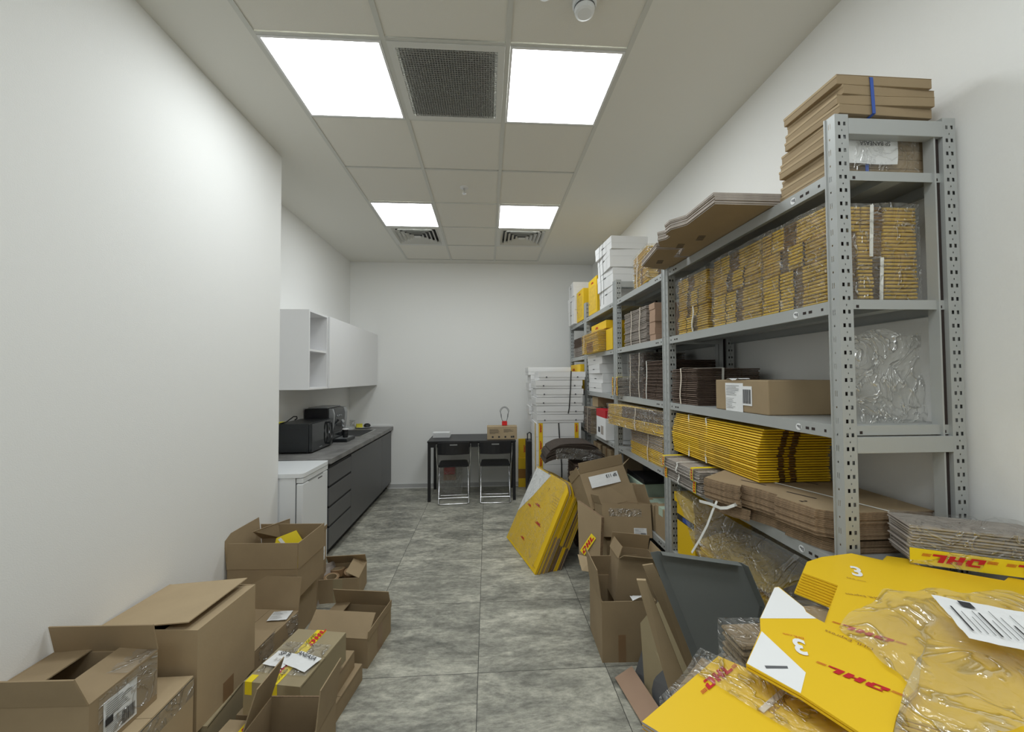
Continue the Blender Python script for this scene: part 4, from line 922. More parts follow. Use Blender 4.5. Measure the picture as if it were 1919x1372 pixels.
# box with two papers and branded tape (SP BANEASA)
for k, (x, y, w_, d, rz) in enumerate([(-.835, 1.93, .33, .42, -9), (-.85, 1.91, .31, .40, -7)]):
    t = carton(['low flat kraft box at the bottom under the taped box, floor level', 'low flat kraft box in the middle under the taped box'][k], (x, y, .082*k), (w_, d, .077), R(rz), group='low flat kraft boxes under the taped box')
t = carton('kraft box with yellow branded tape and handwritten papers on top', (-.825, 1.83, .197), (.245, .335, .125), R(-10.5), mt='cardo')
Z1 = .127+.0035
dhl_tape(t, [(.0, -.169, .055), (.0, -.1685, Z1), (.003, -.05, Z1+.001), (-.002, .05, Z1+.001), (.0, .1685, Z1), (.0, .169, .07)], (1, 0, 0), .048)
dhl_tape(t, [(-.10, -.169, .08), (-.10, -.1685, Z1), (-.10, -.13, Z1)], (1, 0, 0), .03)
logo(t, (.010, .115, Z1+.0025), (0, 1, 0), (-1, 0, 0), .024, False); words(t, 'LOCKED', (-.012, .10, Z1+.0025), (0, 1, 0), (-1, 0, 0), .020, 'ink', .01)
logo(t, (-.012, -.10, Z1+.0025), (0, 1, 0), (-1, 0, 0), .020, False); words(t, 'LOCKED', (.010, -.125, Z1+.0025), (0, 1, 0), (-1, 0, 0), .018, 'ink', .01)
b = MB(); b.grid(lambda i, j: (-.11+.22*i, -.12+.19*j, Z1+.004+.003*noise.noise(Vector((i*9, j*9, 2)))), 16, 14, 'filmh'); b.build('clear_film', t, smooth=True)
paper_label(t, (-.055, -.045, Z1+.006), (1, -.12, 0), (.1, 1, 0), .10, .085, 8, 'paper_sheet', plain=True)
paper_label(t, (.05, -.048, Z1+.008), (1, -.3, 0), (.3, 1, 0), .125, .085, 9, 'paper_sheet', plain=True)
words(t, 'SP B', (-.052, -.02, Z1+.0115), (1, -.12, 0), (.12, 1, 0), .030, 'ink', .01); words(t, '3/3', (-.062, -.055, Z1+.0115), (1, -.12, 0), (.12, 1, 0), .022, 'cardg')
words(t, 'ANEASA', (.052, -.022, Z1+.0135), (1, -.3, 0), (.3, 1, 0), .028, 'ink', .01)
# open box bottom centre with raised side flaps
t = carton('open kraft box with tall torn flaps, cut by the bottom edge', (-.700, 1.50, .0), (.245, .16, .338), R(-4), dict(n=None, s=None, e=96, w=72), flen=dict(e=.15, w=.16))
MB().box((-.122, -.0795, .3385), (.122, -.075, .3405), 'carde').box((-.122, .075, .3385), (.122, .0795, .3405), 'carde').build('corrugated_edge', t)
# box with label and crumpled film
t = carton('kraft box with a white label and crumpled film, its rear flap raised', (-1.245, 2.16, 0), (.33, .385, .238), R(-8), dict(n=99, s=3, e=1, w=1), flen=dict(n=.175))
paper_label(t, (.10, .13, .2445), (1, .2, 0), (-.3, 1, 0), .10, .085, 12, barcode=False)
b = MB(); b.grid(lambda i, j: (.165+.018*noise.noise(Vector((i*9, j*7, 3)))+.012*sin(9*i), -.12+.30*i, .08+.17*j+.01*sin(7*i)), 22, 12, 'filmh'); b.build('crumpled_film', t, smooth=True)
# open box on the right of the pile
t = carton('low open kraft box with its long flap up, farthest out on the floor', (-.785, 2.37, 0), (.35, .31, .152), R(-9), dict(n=70, s=38, e=92, w=8), flen=dict(s=.13, n=.11, e=.045, w=.10))
MB().box((.1752, -.03, .0), (.1760, .03, .15), 'tapeb').build('packing_tape', t)
# box with tape rolls
t = carton('small kraft box filled with brown tape rolls, one flap up', (-1.035, 2.955, 0), (.275, .245, .160), R(4), dict(n=55, s=None, e=28, w=140), flen=dict(n=.09, e=.10, w=.05))
MB().box((-.03, -.1235, .0), (.03, -.1227, .158), 'cardo').build('packing_tape', t)
for k, (x, y, tl) in enumerate([(-.06, -.05, 8), (-.055, .06, -6), (.05, .03, 12)]):
    r_ = thing('tape_roll', 'roll of brown packing tape in the small open kraft box, %s' % ['nearest the front', 'at the rear left', 'under the raised flap'][k], 'tape roll', (-1.035+x, 2.955+y, .10), 0, 'tape rolls in the small box', rot=(R(tl), R(tl/2), 0))
    q = MB(); n_ = 28
    def rg(b, r1, r2, z0, z1, mt):
        V = [(r*cos(2*pi*i/n_), r*sin(2*pi*i/n_), z) for (r, z) in ((r1, z0), (r2, z0), (r2, z1), (r1, z1)) for i in range(n_)]
        b.add(V, [(a*n_+i, a*n_+(i+1) % n_, ((a+1) % 4)*n_+(i+1) % n_, ((a+1) % 4)*n_+i) for a in range(4) for i in range(n_)], mt)
    rg(q, .038, .051, 0, .045, 'tapeb'); q.build('tape_winding', r_); q = MB(); rg(q, .034, .0378, -.001, .046, 'cardl'); q.build('cardboard_core', r_)
# stacked open boxes near the fridge
carton('closed dark kraft box carrying the open box that holds a yellow mailer', (-1.285, 2.585, 0), (.33, .26, .272), R(-2), mt='card')
t = carton('open kraft box with tall flaps holding a yellow mailer', (-1.275, 2.545, .2765), (.40, .32, .172), R(-3), dict(n=84, s=88, e=90, w=96), flen=dict(n=.145, s=.145, e=.15, w=.19))
t = thing('yellow_mailer', 'yellow mailer standing inside the open kraft box', 'mailer', (-1.27, 2.60, .33), 0, rot=(R(-18), 0, R(12)))
MB().slab([(-.09, 0, 0), (.12, 0, 0), (.10, 0, .16), (.05, 0, .235), (-.06, 0, .20)], .012, 'lemon').build('mailer_body', t, bevel=.002)
MB().slab([(-.05, -.0015, .19), (-.035, -.0015, .20), (.05, -.0015, .10), (.035, -.0015, .09)], .001, 'white').build('white_stripe', t)
logo(t, (.02, -.0015, .08), (1, 0, .2), (0, 0, 1), .014, False)
t = carton('open kraft box in front of the fridge with a round hole and white label', (-1.315, 2.845, 0), (.33, .20, .468), R(-2), dict(n=None, s=None, e=96, w=None), flen=dict(e=.035))
paper_label(t, (.1655, -.04, .36), (0, 1, 0), (0, 0, 1), .055, .06, 14, barcode=False); paper_label(t, (.1655, .05, .31), (0, 1, 0), (0, 0, 1), .05, .09, 15, barcode=False)
board('upright kraft flap standing at the corner of the left wall', [(-1.46, 2.735, .47), (-1.30, 2.735, .47), (-1.30, 2.735, .61), (-1.46, 2.60, .58)], .004)
board('bent brown cardboard leaning beside the box of tape rolls', [(-1.15, 2.80, .0), (-1.06, 3.12, .0), (-1.125, 3.12, .17), (-1.185, 2.80, .24)], .006, 'cardg')

# ================================================================== LEANING YELLOW CARTON PACK
def lp_(x, y, z): return Vector((x, y, z))
A0, A1 = Vector((.178, 3.853, .004)), Vector((.362, 3.114, .004)); H1 = Vector((.501, 3.853, .662)); Ud = (A1-A0); Lw = Ud.length; Ud.normalize()
Vd = (H1-A0); Vd = (Vd-Vd.dot(Ud)*Ud); Hh = Vd.length; Vd.normalize(); Nd = Ud.cross(Vd); 
t = thing('yellow_carton_pack', 'film-wrapped pack of large yellow carton flats leaning over the floor', 'carton pack', A0)
mm = Matrix((Ud, Vd, -Nd)).transposed().to_4x4()
if mm.determinant() < 0: pass
mm.translation = A0
if (-Nd).x < 0: Nd = -Nd
# local frame: u along the floor edge, v up the face, n into the pack (away from the aisle)
NN = Nd if Nd.x > 0 else -Nd
def Pk(u_, v_, n_): return Ud*u_ + Vd*v_ + NN*n_
ths = .0082; rnd = random.Random(4)
def face_poly(u0, v0, hh): return [(u0, v0), (u0+Lw, v0), (u0+Lw, v0+hh-.06), (u0+Lw-.012, v0+hh-.045), (u0+Lw-.07, v0+hh-.01), (u0+Lw-.12, v0+hh), (u0+.34, v0+hh), (u0+.33, v0+hh-.02), (u0+.30, v0+hh-.02), (u0+.29, v0+hh), (u0+.02, v0+hh)]
for k in range(24):
    grp = k//12; off = -.0 - .012*grp; kind = (k//3) % 2
    b = MB(); u_ = off+rnd.uniform(-.005, .005); v_ = max(.0, rnd.uniform(0, .003)); n_ = .001+ths*k+.012*grp
    hh = Hh-.0-.012*(k % 3)
    split = .48 if grp == 0 else .40
    P2 = face_poly(u_, v_, hh)
    pts = [Pk(a, c, n_) for a, c in P2]; pts2 = [Pk(a, c, n_+ths*.66) for a, c in P2]; N_ = len(pts)
    top_mat = 'yellow'
    b.add(pts+pts2, [tuple(range(N_)), tuple(range(2*N_-1, N_-1, -1))], top_mat if kind == 0 or k == 0 else 'card')
    b.add(pts+pts2, [(i, N_+i, N_+(i+1) % N_, (i+1) % N_) for i in range(N_) if i != 1], 'yellow' if kind == 0 else 'cardd')
    # the edge facing the camera changes colour part way up
    e0, e1 = (u_+Lw, v_), (u_+Lw, v_+hh-.06); ms = (e0[1]+(e1[1]-e0[1])*split)
    lo, hi = ('yellow', 'cardd') if (k//4) % 2 == 0 else ('cardd', 'yellow')
    if grp == 0: lo, hi = ('card' if k > 4 else 'yellow'), 'yellow'
    for (va, vb, mt_) in ((e0[1], ms, lo), (ms, e1[1], hi)):
        b.add([Pk(e0[0], va, n_), Pk(e0[0], vb, n_), Pk(e0[0], vb, n_+ths*.66), Pk(e0[0], va, n_+ths*.66)], [(0, 1, 2, 3)], mt_)
    b.build('flat_carton', t)
b = MB(); b.add([Pk(-.001, .36*Hh, -.0006), Pk(.18, .64*Hh, -.0006), Pk(.37, Hh*.985, -.0006), Pk(.02, Hh*.985, -.0006)], [(0, 1, 2, 3)], 'white'); b.build('white_print', t)
UU, VV = Ud, Vd
W3 = -NN
rd = UU if UU.cross(VV).dot(W3) > 0 else -UU
for (u_, v_, s) in ((.36, .60*Hh, .019), (.50, .43*Hh, .021), (.20, .53*Hh, .016), (.33, .17*Hh, .016)): logo(t, Pk(u_, v_, -.0012), rd, VV, s)
b = MB()
for j in range(6): b.add([Pk(.56+.01*j, (.80-.03*j)*Hh, -.0008), Pk(.68, (.80-.03*j)*Hh, -.0008), Pk(.68, (.803-.03*j)*Hh, -.0008), Pk(.56+.01*j, (.803-.03*j)*Hh, -.0008)], [(0, 1, 2, 3)], 'brownprint')
b.build('small_print', t)
words(t, 'DHL.com', Pk(.70, .05*Hh, -.001), rd, VV, .016); words(t, '7', Pk(.44, .82*Hh, -.001), rd, VV, .05, 'brownprint')
b = MB(); b.grid(lambda i, j: tuple(Pk(-.01+i*(Lw-.05), .02+j*(Hh-.02), -.005-.004*sin(i*20+j*9)-.003*noise.noise(Vector((i*8, j*3, 0))))), 40, 16, 'filmt')
b.build('shrink_film', t, smooth=True)

# ================================================================== WHITE STACKS BY THE FAR UNITS
nm = ['topmost', 'second from the top', 'third from the top', 'fourth from the top', 'fifth from the top', 'lowest']
for k in range(6):
    z = 1.0405+.0925*(5-k); w_ = .50
    t = thing('white_tray_box', 'shallow white carton in the front column beside the far shelves, %s' % nm[k], 'box', (.785+.022*(k == 0)-.014*(k % 2)+.010*(k == 5), 4.47, z), R([0, .8, -1, .5, -.5, 1][k]), 'shallow white cartons, front column')
    X, Y_ = w_/2, .20
    b = MB(); pts = [(-X, 0), (X, 0), (X, .091), (-X, .091)]
    b.box((-X, -Y_, .0), (X, Y_, .085), 'whitec'); b.build('box_body', t, bevel=.002)
    MB().box((-X-.006, -Y_-.006, .030), (X+.006, -Y_-.0003, .0885), 'whitec').box((-X-.002, -Y_, .03), (-X-.0003, Y_, .0885), 'whitec').box((-X, -Y_, .0855), (X, Y_, .0885), 'whitec').build('lid', t)
    MB().lathe([(.009, -.0068), (.009, -.0061)], (-X+.08, -Y_, .030), 'dark', 12, 'y').build('thumb_notch', t); MB().lathe([(.009, -.0068), (.009, -.0061)], (X-.08, -Y_, .030), 'dark', 12, 'y').build('thumb_notch', t)
for k in range(7):
    t = thing('white_tray_box', 'shallow white carton in the rear column by the far wall, %s' % (['topmost']+['number %s from the top' % q for q in ('two', 'three', 'four', 'five', 'six', 'seven')])[k], 'box', (.775+[-.03, .0, -.02, .0, .01, -.02, 0][k], 4.93, 1.56-.0935*(k)), 0, 'shallow white cartons, rear column')
    MB().box((-.255, -.19, 0), (.255, .19, .089), 'whitec').build('box_body', t, bevel=.002); MB().box((-.257, -.192, .04), (.257, -.1903, .092), 'whitec').box((-.2575, -.19, .04), (-.2553, .19, .092), 'whitec').build('lid', t)
carton('large white carton on the floor carrying the rear white column', (.80, 4.935, 0), (.50, .38, .9935), 0, mt='whitec').children[0].name = 'box_body'
def strap_v(lab, pts, wdir=(1, 0, 0), mt='blackstrap', w_=.012, name='black_strap'):
    b = MB(); b.ribbon(pts, wdir, w_, .0012, mt); return tagp(b.build(name), lab, 'strap')
strap_v('black strap running down the front column of shallow white cartons', [(.905, 4.262, 1.60), (.895, 4.258, 1.4), (.88, 4.258, 1.2), (.868, 4.258, 1.14)])
t = thing('taped_white_carton_stack', 'strapped stack of white cartons with yellow branded tapes beside the far shelves', 'carton stack', (.765, 4.47, 0))
for k in range(7):
    MB().box((-.245, -.20, .1486*k), (.245, .20, .1486*k+.146), 'whitec').build('white_carton', t, bevel=.0015)
for x in (-.195, .195):
    b = MB(); b.ribbon([(x, -.203, .0), (x, -.2035, .5), (x, -.203, 1.039)], (1, 0, 0), .045, .0012, 'yellow'); o = b.build('branded_tape', t)
    for zz in (.98, .80, .62): logo(o, (x, -.2055, zz), (0, 0, -1), (1, 0, 0), .019, False)
b = MB(); b.ribbon([(-.2475, -.15, 0), (-.2480, -.15, 1.039)], (0, 1, 0), .045, .0012, 'yellow'); b.build('branded_tape', t)
b = MB(); b.ribbon([(.03, -.205, .2), (.028, -.206, .60), (.01, -.207, .82), (.0, -.206, 1.039)], (1, 0, 0), .013, .0012, 'blackstrap'); b.build('black_strap', t)

# brown bundles in front of the white stacks
bundle('tall brown carton bundle on the floor hidden behind the leaning yellow pack', (.935, 3.77, 0), .28, .34, 46, .016, [(1, pDark)], top='cardd', seed=61)
t = thing('sagging_flats', 'dark brown film-wrapped flats sagging on top of the brown bundles', 'flat cartons', (.80, 3.78, .748))
for k in range(11):
    b = MB(); hw = .27-.012*max(0, k-5); zz = .0125*k
    def fn(i, j, s=0): 
        x = (i-.5)*2*hw; return (x, (j-.5)*.34, zz-.045*(abs(i-.5)*2)**4+.045+s)
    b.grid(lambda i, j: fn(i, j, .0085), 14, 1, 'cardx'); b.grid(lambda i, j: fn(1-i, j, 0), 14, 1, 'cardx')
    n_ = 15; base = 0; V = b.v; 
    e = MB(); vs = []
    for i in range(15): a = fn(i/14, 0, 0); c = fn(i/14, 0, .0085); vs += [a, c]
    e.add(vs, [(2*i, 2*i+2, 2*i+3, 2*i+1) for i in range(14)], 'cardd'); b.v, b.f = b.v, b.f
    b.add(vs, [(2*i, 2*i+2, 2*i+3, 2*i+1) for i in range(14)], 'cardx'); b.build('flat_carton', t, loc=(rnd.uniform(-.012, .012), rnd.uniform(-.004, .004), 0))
b = MB(); b.grid(lambda i, j: ((i-.5)*.42+.03, -.176-.005*sin(9*i+5*j), .03+.10*j+.01*sin(6*i)), 16, 6, 'filmh'); b.build('shrink_film', t, smooth=True)
bundle('brown carton bundle with a light band leaning on the leaning pack side', (.94, 3.30, .52), .29, .28, 19, .0118, [(1, dict(w=[(1, 'cardd', 0)], s=[(1, 'card', 0)]))], top='card', seed=62, strapend=-.15)
bundle('hidden brown carton bundle on the floor beneath the banded bundle', (.94, 3.30, 0), .28, .28, 32, .0161, [(1, pDark)], top='cardd', seed=63)

# ================================================================== RIGHT PILE OF OPEN BOXES
t = carton('tall open kraft box with its left flap raised, standing in the aisle', (.765, 2.29, 0), (.295, .295, .322), R(-2), dict(n=85, s=None, e=None, w=97), flen=dict(w=.175, n=.12))
MB().box((-.06, -.1484, .0), (-.02, -.1478, .145), 'tapeb').build('packing_tape', t)
b = MB(); b.grid(lambda i, j: (.02+.11*i, -.150+.05*j, .326+.02*sin(3*i)*(1-j)+.006*noise.noise(Vector((i*9, j*9, 1)))), 12, 6, 'white'); b.build('crumpled_paper', t, smooth=True)
t = carton('tilted open kraft box stuck into the tall open box, flap hanging out', (.842, 2.34, .235), (.235, .19, .25), 0, dict(n=80, s=150, e=100, w=75), flen=dict(s=.09, n=.09, e=.06, w=.07), rot=(R(-3), R(6), R(-3)))
t = carton('crushed kraft box with glinting tape and a small address label', (.93, 2.74, .44), (.33, .26, .21), 0, dict(n=100, s=None, e=75, w=110), flen=dict(e=.14, n=.14, w=.06), rot=(R(-14), R(2), R(-3)), mt='card')
b = MB(); b.grid(lambda i, j: (-.12+.22*i, -.132-.004*noise.noise(Vector((i*11, j*9, 2))), .13+.05*j), 18, 6, 'filmh'); b.build('crumpled_tape', t, smooth=True)
paper_label(t, (.085, -.131, .035), (1, 0, 0), (0, 0, 1), .085, .05, 17)
t = carton('kraft box tipped back with a white handwritten sheet on its side', (.92, 3.02, .53), (.36, .28, .27), 0, dict(n=60, s=120, e=150, w=95), flen=dict(s=.08, w=.06, e=.08, n=.1), rot=(R(-30), R(-9), R(8)))
paper_label(t, (-.01, -.152, .185), (1, 0, 0), (0, 0, 1), .235, .085, 18, 'paper_sheet', plain=True)
words(t, 'SP 113', (.05, -.157, .205), (-1, 0, 0), (0, 0, -1), .032, 'ink', .02)
carton('closed kraft box supporting the tipped boxes beside the shelving', (.93, 2.83, 0), (.28, .34, .43), R(2), mt='card')
bt_ = board('kraft flat with yellow branded tape leaning at the left of the tall open box', [(.60, 2.62, .30), (.70, 2.50, .30), (.74, 2.58, .62), (.62, 2.75, .68)], .03, 'card', side='carde')
MB().slab([(.575, 2.56, .395), (.665, 2.52, .385), (.655, 2.47, .32), (.585, 2.49, .325)], .004, 'cardl').build('bent_flap', bt_)
n3 = (Vector((.70, 2.50, .30))-Vector((.60, 2.62, .30))).cross(Vector((.62, 2.75, .68))-Vector((.60, 2.62, .30))).normalized()
b = MB(); c0 = Vector((.655, 2.60, .44)); u3 = Vector((.06, -.02, .10)).normalized(); v3 = n3.cross(u3)
b.add([c0-u3*.07-v3*.022+n3*.003, c0+u3*.07-v3*.022+n3*.003, c0+u3*.07+v3*.022+n3*.003, c0-u3*.07+v3*.022+n3*.003], [(0, 1, 2, 3)], 'lemon'); o = b.build('branded_tape', bt_)
logo(bt_, c0+n3*.004, u3, v3, .026, False)

# grey steel panel (a spare shelf deck) leaning on the pile
G0, G1, G3 = Vector((.64, 1.49, .875)), Vector((.93, 1.43, .85)), Vector((.776, 1.45, .507))
G2 = G1+(G3-G0)*1.06
t = thing('steel_shelf_panel', 'dark grey folded-edge steel panel leaning on the pile of boxes', 'steel panel', (0, 0, 0))
gn = (G1-G0).cross(G3-G0).normalized()
if gn.y > 0: gn = -gn
gu, gv = (G1-G0).normalized(), (G3-G0).normalized()
MB().slab([G0, G3, G2, G1] if (G3-G0).cross(G1-G0).dot(gn) > 0 else [G0, G1, G2, G3], .0015, 'deck').build('panel_face', t)
def lip(a, b_, out, d=.028, ow=.012): 
    p = [a, b_, b_+gn*d+out*ow, a+gn*d+out*ow]; MB().slab(p, .0015, 'deck').build('folded_edge', t)
lip(G0+gu*.012, G1-gu*.012, -gv, .045, .004); lip(G0, G3, -gu, .022, .030); lip(G1, G2, gu, .03); lip(G3+gu*.02, G2, gv, .03)
# boards behind / below it
board('long kraft cardboard edge standing beside the grey steel panel, front one', [(.60, 1.60, .72), (.632, 1.585, .725), (.80, 1.60, .30), (.735, 1.62, .26)], .012, 'cardl')
board('long kraft cardboard edge standing beside the grey steel panel, rear one', [(.632, 1.62, .765), (.675, 1.62, .77), (.86, 1.55, .375), (.80, 1.56, .345)], .012, 'card')
board('large kraft cardboard side leaning below the long cardboard edges', [(.765, 1.93, .02), (.77, 1.99, .30), (.83, 1.90, .46), (.93, 1.62, .25), (.86, 1.62, .02)], .01, 'cardo')
board('dark grey board leaning at the bottom of the right pile', [(.757, 2.056, .01), (.775, 1.80, .006), (.812, 1.69, .19), (.815, 2.04, .21)], .006, 'dark')
board('pinkish kraft strip lying on the floor by the dark grey board', [(.640, 2.02, .012), (.735, 2.04, .05), (.765, 1.78, .05), (.675, 1.74, .012)], .004, 'cardp')

# yellow mailers and junk on the low shelf of unit 1
t = thing('mailer_pile', 'crumpled film-wrapped pile of yellow mailers on the low shelf behind the steel panel', 'mailers', (1.28, 1.80, LV[4]+.003))
for k in range(10):
    b = MB(); s_ = k*1.7
    b.grid(lambda i, j: ((i-.5)*.34+.01*sin(j*7+s_), (j-.5)*.52+.012*sin(i*5+s_), .012+.022*k+.012*noise.noise(Vector((i*4, j*4, s_)))-.05*(k/10)*(abs(i-.5)*2)**2), 10, 12, 'yellow' if k % 2 else 'yellowd'); b.build('mailer', t, smooth=True)
b = MB(); b.grid(lambda i, j: ((i-.5)*.37-.01, (j-.5)*.62, .275+.02*noise.noise(Vector((i*6, j*8, 5)))-.10*(abs(i-.5)*2)**2.5), 26, 30, 'film')
for k in range(4):
    pass
b.build('shrink_film', t, smooth=True)
t = thing('yellow_case_box', 'yellow box with a blue printed strip on the low shelf near the second post', 'box', (1.27, 2.20, LV[4]+.002)); MB().box((-.16, -.10, 0), (.16, .10, .30), 'yellow').build('box_body', t, bevel=.003)
MB().box((-.1608, -.095, .20), (-.1602, .095, .235), 'ink').box((-.1612, -.05, .205), (-.1609, .03, .23), 'blue').build('printed_strip', t)
t = thing('yellow_carton', 'flat yellow carton behind the second post above the tipped boxes', 'box', (1.24, 2.55, LV[3]-.30)); t.location = (1.27, 2.20, LV[4]+.304)
MB().box((-.17, -.11, 0), (.15, .11, .055), 'yellow').build('box_body', t, bevel=.002)

# ================================================================== FOREGROUND STACK (right)
pY = dict(w=[(1, 'card', 0)], s=[(1, 'card', 0)])
SUP = [(.925, .80), (1.315, .76)]
for c, (cx, cy) in enumerate(SUP):
    W_, L_ = (.34, .42) if c == 0 else (.34, .50)
    for k in range(4):
        zb = .236*k
        bundle(['film-wrapped brown carton bundle under the yellow flats on the left, %s', 'film-wrapped brown carton bundle under the yellow flats on the right, %s'][c] % ['bottom', 'second', 'third', 'top'][k], (cx, cy, zb), W_, L_, 17, .0136, [(1, pY)], top='card', seed=70+4*c+k, wrapit='filmt' if k > 1 else None, group='brown bundles under the yellow flats')
bundle('small kraft carton pack leaning up behind the white print flats', (.70, 1.03, 0), .11, .09, 58, .0148, [(1, pY)], top='card', seed=83, wrapit='film')
bundle('film-wrapped kraft bundle below the frontmost yellow flat at the bottom edge', (.505, .70, 0), .17, .30, 66, .0139, [(1, pY)], top='card', seed=80, wrapit='film', group=None, rz=R(40))
bundle('brown film-wrapped bundle under the lower end of the grey steel panel', (.93, 1.36, 0), .27, .30, 29, .0158, [(1, pY)], top='card', seed=81, wrapit='film')
ZT = .948
def flats(label, polypx, z, n, th, mats, marks=None, splay=None, name='flat_carton_stack', bow=0):
    """printed flats lying one on another; outline in plan metres"""
    t = thing(name, label, 'flat cartons', (0, 0, z)); cx = sum(p[0] for p in polypx)/len(polypx); cy = sum(p[1] for p in polypx)/len(polypx)
    for k in range(n):
        b = MB(); P_ = polypx; dx, dy = (splay(n-1-k) if splay else (0, 0))
        b.prism([(x+dx, y+dy) for x, y in P_], th*k, th*k+th*.72, mats[0], mats[1]); b.build('flat_carton', t)
    return t
def xy(*pts): return [(p[0], p[1]) for p in pts]
ZA, ZBt, ZCt = 1.0, 1.008, .972
# S1: big die-cut yellow flats (top surface at ZA)
P1 = xy((0.858, 1.053, 1.000), (0.921, 1.112, 1.000), (0.989, 1.138, 1.000), (1.098, 1.155, 1.000), (1.147, 1.106, 1.000), (1.187, 1.131, 1.000), (1.240, 1.103, 1.000), (1.219, 1.065, 1.000), (1.348, 0.975, 1.000), (1.385, 0.992, 1.000), (1.410, 0.963, 1.000)) + [(1.42, .55), (.86, .48)] + xy((0.629, 0.617, 1.000), (0.729, 0.779, 1.000), (0.723, 0.828, 1.000), (0.830, 0.924, 1.000), (0.896, 0.983, 1.000), (0.880, 1.014, 1.000))
P1 = list(reversed(P1))
s1 = flats('large yellow die-cut flats spreading to the right edge, white numeral 3 near their rounded lobe', P1, ZT, 9, .0058, ('yellow', 'yellow'), splay=lambda k: (-.004*k, -.0012*k))
TOP1 = ZT+8*.0058+.0058*.72
def dirpx(a, b): v = Vector(b)-Vector(a); v.z = 0; return v.normalized()
def mark_at(t, kind, pos, rd, size, base, txt='', mt='brownprint', bold=0.0, xs=1.0):
    rd = Vector((rd[0], rd[1], 0)).normalized(); ud = Vector((-rd.y, rd.x, 0)); o_ = Vector((pos[0], pos[1], base+.0004))-Vector((0, 0, t.location.z))
    if kind == 'logo': return logo(t, o_, rd, ud, size)
    return words(t, txt, o_, rd, ud, size, mt, bold, xs)
mark_at(s1, 'w', (1.006, 1.043, 1.000), (cos(R(-38)), sin(R(-38))), .088, TOP1, '3', 'white', .03, .62)
mark_at(s1, 'w', (0.967, 1.005, 1.000), (cos(R(-38)), sin(R(-38))), .010, TOP1, 'DHL.com')
mark_at(s1, 'w', (0.911, 0.930, 1.000), dirpx((0.954, 0.915, 1.000), (0.880, 0.944, 1.000)), .013, TOP1, 'DHL Express')
mark_at(s1, 'logo', (0.787, 0.797, 1.000), dirpx((0.813, 0.776, 1.000), (0.767, 0.821, 1.000)), .0165, TOP1)
# S2: white/yellow flats in the middle
z2t = TOP1+.003
P2y = xy((0.712, 0.963, 1.008), (0.724, 0.965, 1.008), (0.716, 0.876, 1.008), (0.708, 0.860, 1.008), (0.710, 0.833, 1.008), (0.715, 0.819, 1.008), (0.732, 0.686, 1.008), (0.720, 0.641, 1.008), (0.683, 0.624, 1.008), (0.629, 0.592, 1.008), (0.586, 0.559, 1.008), (0.553, 0.552, 1.008), (0.515, 0.642, 1.008), (0.470, 0.714, 1.008), (0.561, 0.803, 1.008), (0.588, 0.843, 1.008))
P2y = list(reversed(P2y))
s2 = flats('white and yellow die-cut flats with a slot, lying over the larger yellow flats', P2y, z2t-.0, 2, .0055, ('yellow', 'yellow'))
TOP2 = z2t+.0055+.0055*.72
def patch(t, pts, base, mt, name='white_print', lift=.0004):
    b = MB(); q_ = [(p[0]-t.location.x, p[1]-t.location.y, base+lift-t.location.z) for p in pts]
    nrm = sum(((Vector(q_[i]).cross(Vector(q_[(i+1) % len(q_)]))) for i in range(len(q_))), Vector((0, 0, 0)))
    if nrm.z < 0: q_ = q_[::-1]
    b.add(q_, [tuple(range(len(q_)))], mt); return b.build(name, t)
patch(s2, [(0.710, 0.961, 1.008), (0.721, 0.962, 1.008), (0.715, 0.876, 1.008), (0.706, 0.858, 1.008), (0.709, 0.834, 1.008), (0.589, 0.843, 1.008)], TOP2, 'white')
patch(s2, [(0.562, 0.801, 1.008), (0.561, 0.686, 1.008), (0.516, 0.643, 1.008), (0.472, 0.715, 1.008)], TOP2, 'white')
o = patch(s2, [(0.500, 0.707, 1.008), (0.540, 0.703, 1.008), (0.537, 0.697, 1.008), (0.498, 0.700, 1.008)], TOP2, 'dark', 'cut_slot', .0008)
mark_at(s2, 'w', (0.604, 0.753, 1.008), (cos(R(150)), sin(R(150))), .068, TOP2, '3', 'white', .03, .72)
mark_at(s2, 'w', (0.614, 0.781, 1.008), (cos(R(150)), sin(R(150))), .009, TOP2, 'DHL.com', 'red')
mark_at(s2, 'w', (0.714, 0.763, 1.008), dirpx((0.726, 0.746, 1.008), (0.700, 0.782, 1.008)), .014, TOP2, 'DHL Express')
mark_at(s2, 'logo', (0.636, 0.665, 1.008), dirpx((0.666, 0.636, 1.008), (0.607, 0.699, 1.008)), .0165, TOP2)
# S3: lowest yellow flats at the front edge
P3 = list(reversed(xy((0.252, 0.656, 0.970), (0.466, 0.796, 0.970), (0.501, 0.759, 0.970), (0.545, 0.680, 0.970), (0.606, 0.605, 0.970), (0.526, 0.559, 0.970), (0.324, 0.580, 0.970))))
s3 = flats('bright yellow flats with a red logo at the very front of the stack', P3, ZT-.0, 4, .0058, ('yellow', 'cardg'))
TOP3 = ZT+3*.0058+.0058*.72
mark_at(s3, 'logo', (0.432, 0.742, 0.970), dirpx((0.383, 0.714, 0.970), (0.490, 0.778, 0.970)), .0175, TOP3)
mark_at(s3, 'w', (0.504, 0.675, 0.970), dirpx((0.480, 0.661, 0.970), (0.529, 0.690, 0.970)), .013, TOP3, 'DHL Express')
b = MB(); a_, c_ = Vector((0.459, 0.660, 0.970)), Vector((0.537, 0.703, 0.970)); a_.z = c_.z = TOP3-ZT+.003; b.ribbon([a_, (a_+c_)/2, c_], (c_-a_).cross(Vector((0, 0, 1))), .009, .0012, 'cream'); b.build('strap', s3)
F_ = [Vector(p) for p in ((0.391, 0.753, 0.970), (0.475, 0.800, 0.970), (0.606, 0.605, 0.970), (0.492, 0.595, 0.970))]
b = MB()
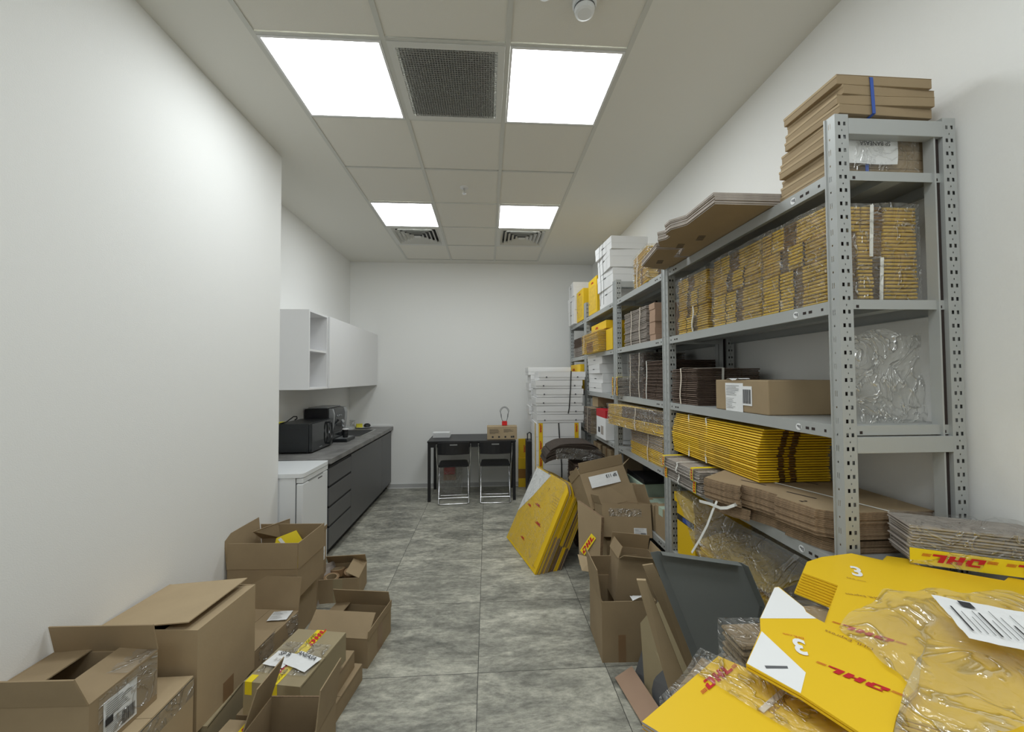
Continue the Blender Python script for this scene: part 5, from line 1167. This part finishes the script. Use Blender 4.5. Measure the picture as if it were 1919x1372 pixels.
def f3(i, j):
    p = (F_[0]*(1-i)+F_[3]*i)*(1-j)+(F_[1]*(1-i)+F_[2]*i)*j; q = p.copy(); q.z = TOP3-ZT+.004+.004*abs(noise.noise(Vector((i*14, j*9, 3)))); return (q.x, q.y, q.z)
b.grid(f3, 36, 18, 'film'); b.build('shrink_film', s3, smooth=True)
# loose film over the right half with a delivery pouch
t = thing('loose_film', 'large crumpled transparent film spread over the yellow flats at the right edge', 'plastic film', (0, 0, 0))
FZ_ = TOP1+.004
C_ = [Vector((0.735, 0.807, 1.020)), Vector((0.941, 0.902, 1.020)), Vector((1.082, 0.906, 1.020)), Vector((1.269, 0.872, 1.020)), Vector((0.797, 0.542, 1.020)), Vector((0.552, 0.535, 1.020)), Vector((0.696, 0.619, 1.020)), Vector((0.714, 0.697, 1.020))]
cen = sum(C_, Vector((0, 0, 0)))/len(C_)
def edge(a):
    a = a*len(C_); i = int(a) % len(C_); f = a-int(a); return C_[i].lerp(C_[(i+1) % len(C_)], f)
def ff(i, j):
    p = cen.lerp(edge(i), j*(1+.04*sin(i*60)))
    h = noise.noise(Vector((p.x*9, p.y*9, 1)))*.016+(.5-abs(noise.noise(Vector((p.x*13, p.y*9, 4)))))*.018+.0015*noise.noise(Vector((p.x*60, p.y*40, 2)))
    return (p.x, p.y, FZ_+.014+.014*sin(pi*j)+h*(.6+.4*j) if True else 0)
b = MB(); b.grid(ff, 220, 60, 'filmb'); b.build('film_sheet', t, smooth=True)
t = thing('delivery_pouch', 'white printed delivery note pouch on the film at the right edge', 'delivery note', tuple((1.002, 0.730, 1.030)))
t.location.z = FZ_+.045
pu = dirpx((0.910, 0.650, 1.030), (1.008, 0.799, 1.030)); pv = Vector((-pu.y, pu.x, 0))
# reads towards the upper left, as in the photo
b = MB(); b.grid(lambda i, j: tuple(pu*(i-.5)*.17+pv*(j-.5)*.15+Vector((0, 0, .003*noise.noise(Vector((i*6, j*6, 2)))))), 14, 12, 'white'); b.build('pouch', t, smooth=True)
b = MB(); rnd = random.Random(9)
for k in range(13):
    w_ = .03+.05*rnd.random(); x0_ = -.06+.0*k; yy = -.055+.0095*k; h_ = .0012 if k % 4 else .003
    q_ = [pu*x0_+pv*yy, pu*(x0_+w_+.03)+pv*yy, pu*(x0_+w_+.03)+pv*(yy+h_), pu*x0_+pv*(yy+h_)]
    b.add([tuple(v+Vector((0, 0, .0042))) for v in q_], [(0, 1, 2, 3)], 'ink')
b.add([tuple(v+Vector((0, 0, .0042))) for v in (pu*.045+pv*.02, pu*.07+pv*.02, pu*.07+pv*.04, pu*.045+pv*.04)], [(0, 1, 2, 3)], 'ink')
b.build('printed_lines', t)
# strapped brown bundle at the right edge with branded tape
t = bundle('film-wrapped kraft bundle with yellow branded tape lying at the right edge', (1.374, 1.072, TOP1+.002), .13, .30, 13, .0082, [(1, dict(w=[(1, 'cardg', 0)], s=[(1, 'cardg', 0)]))], top='cardg', rz=R(64), seed=90, wrapit='film')
b = MB(); b.ribbon([(-.0745, .16, .026), (-.075, 0, .024), (-.0745, -.16, .026)], (0, 0, 1), .042, .0012, 'lemon'); o = b.build('branded_tape', t)
for yy in (.06, -.11): logo(o, (-.0775, yy, .026), (0, 1, 0), (0, 0, -1), .022)
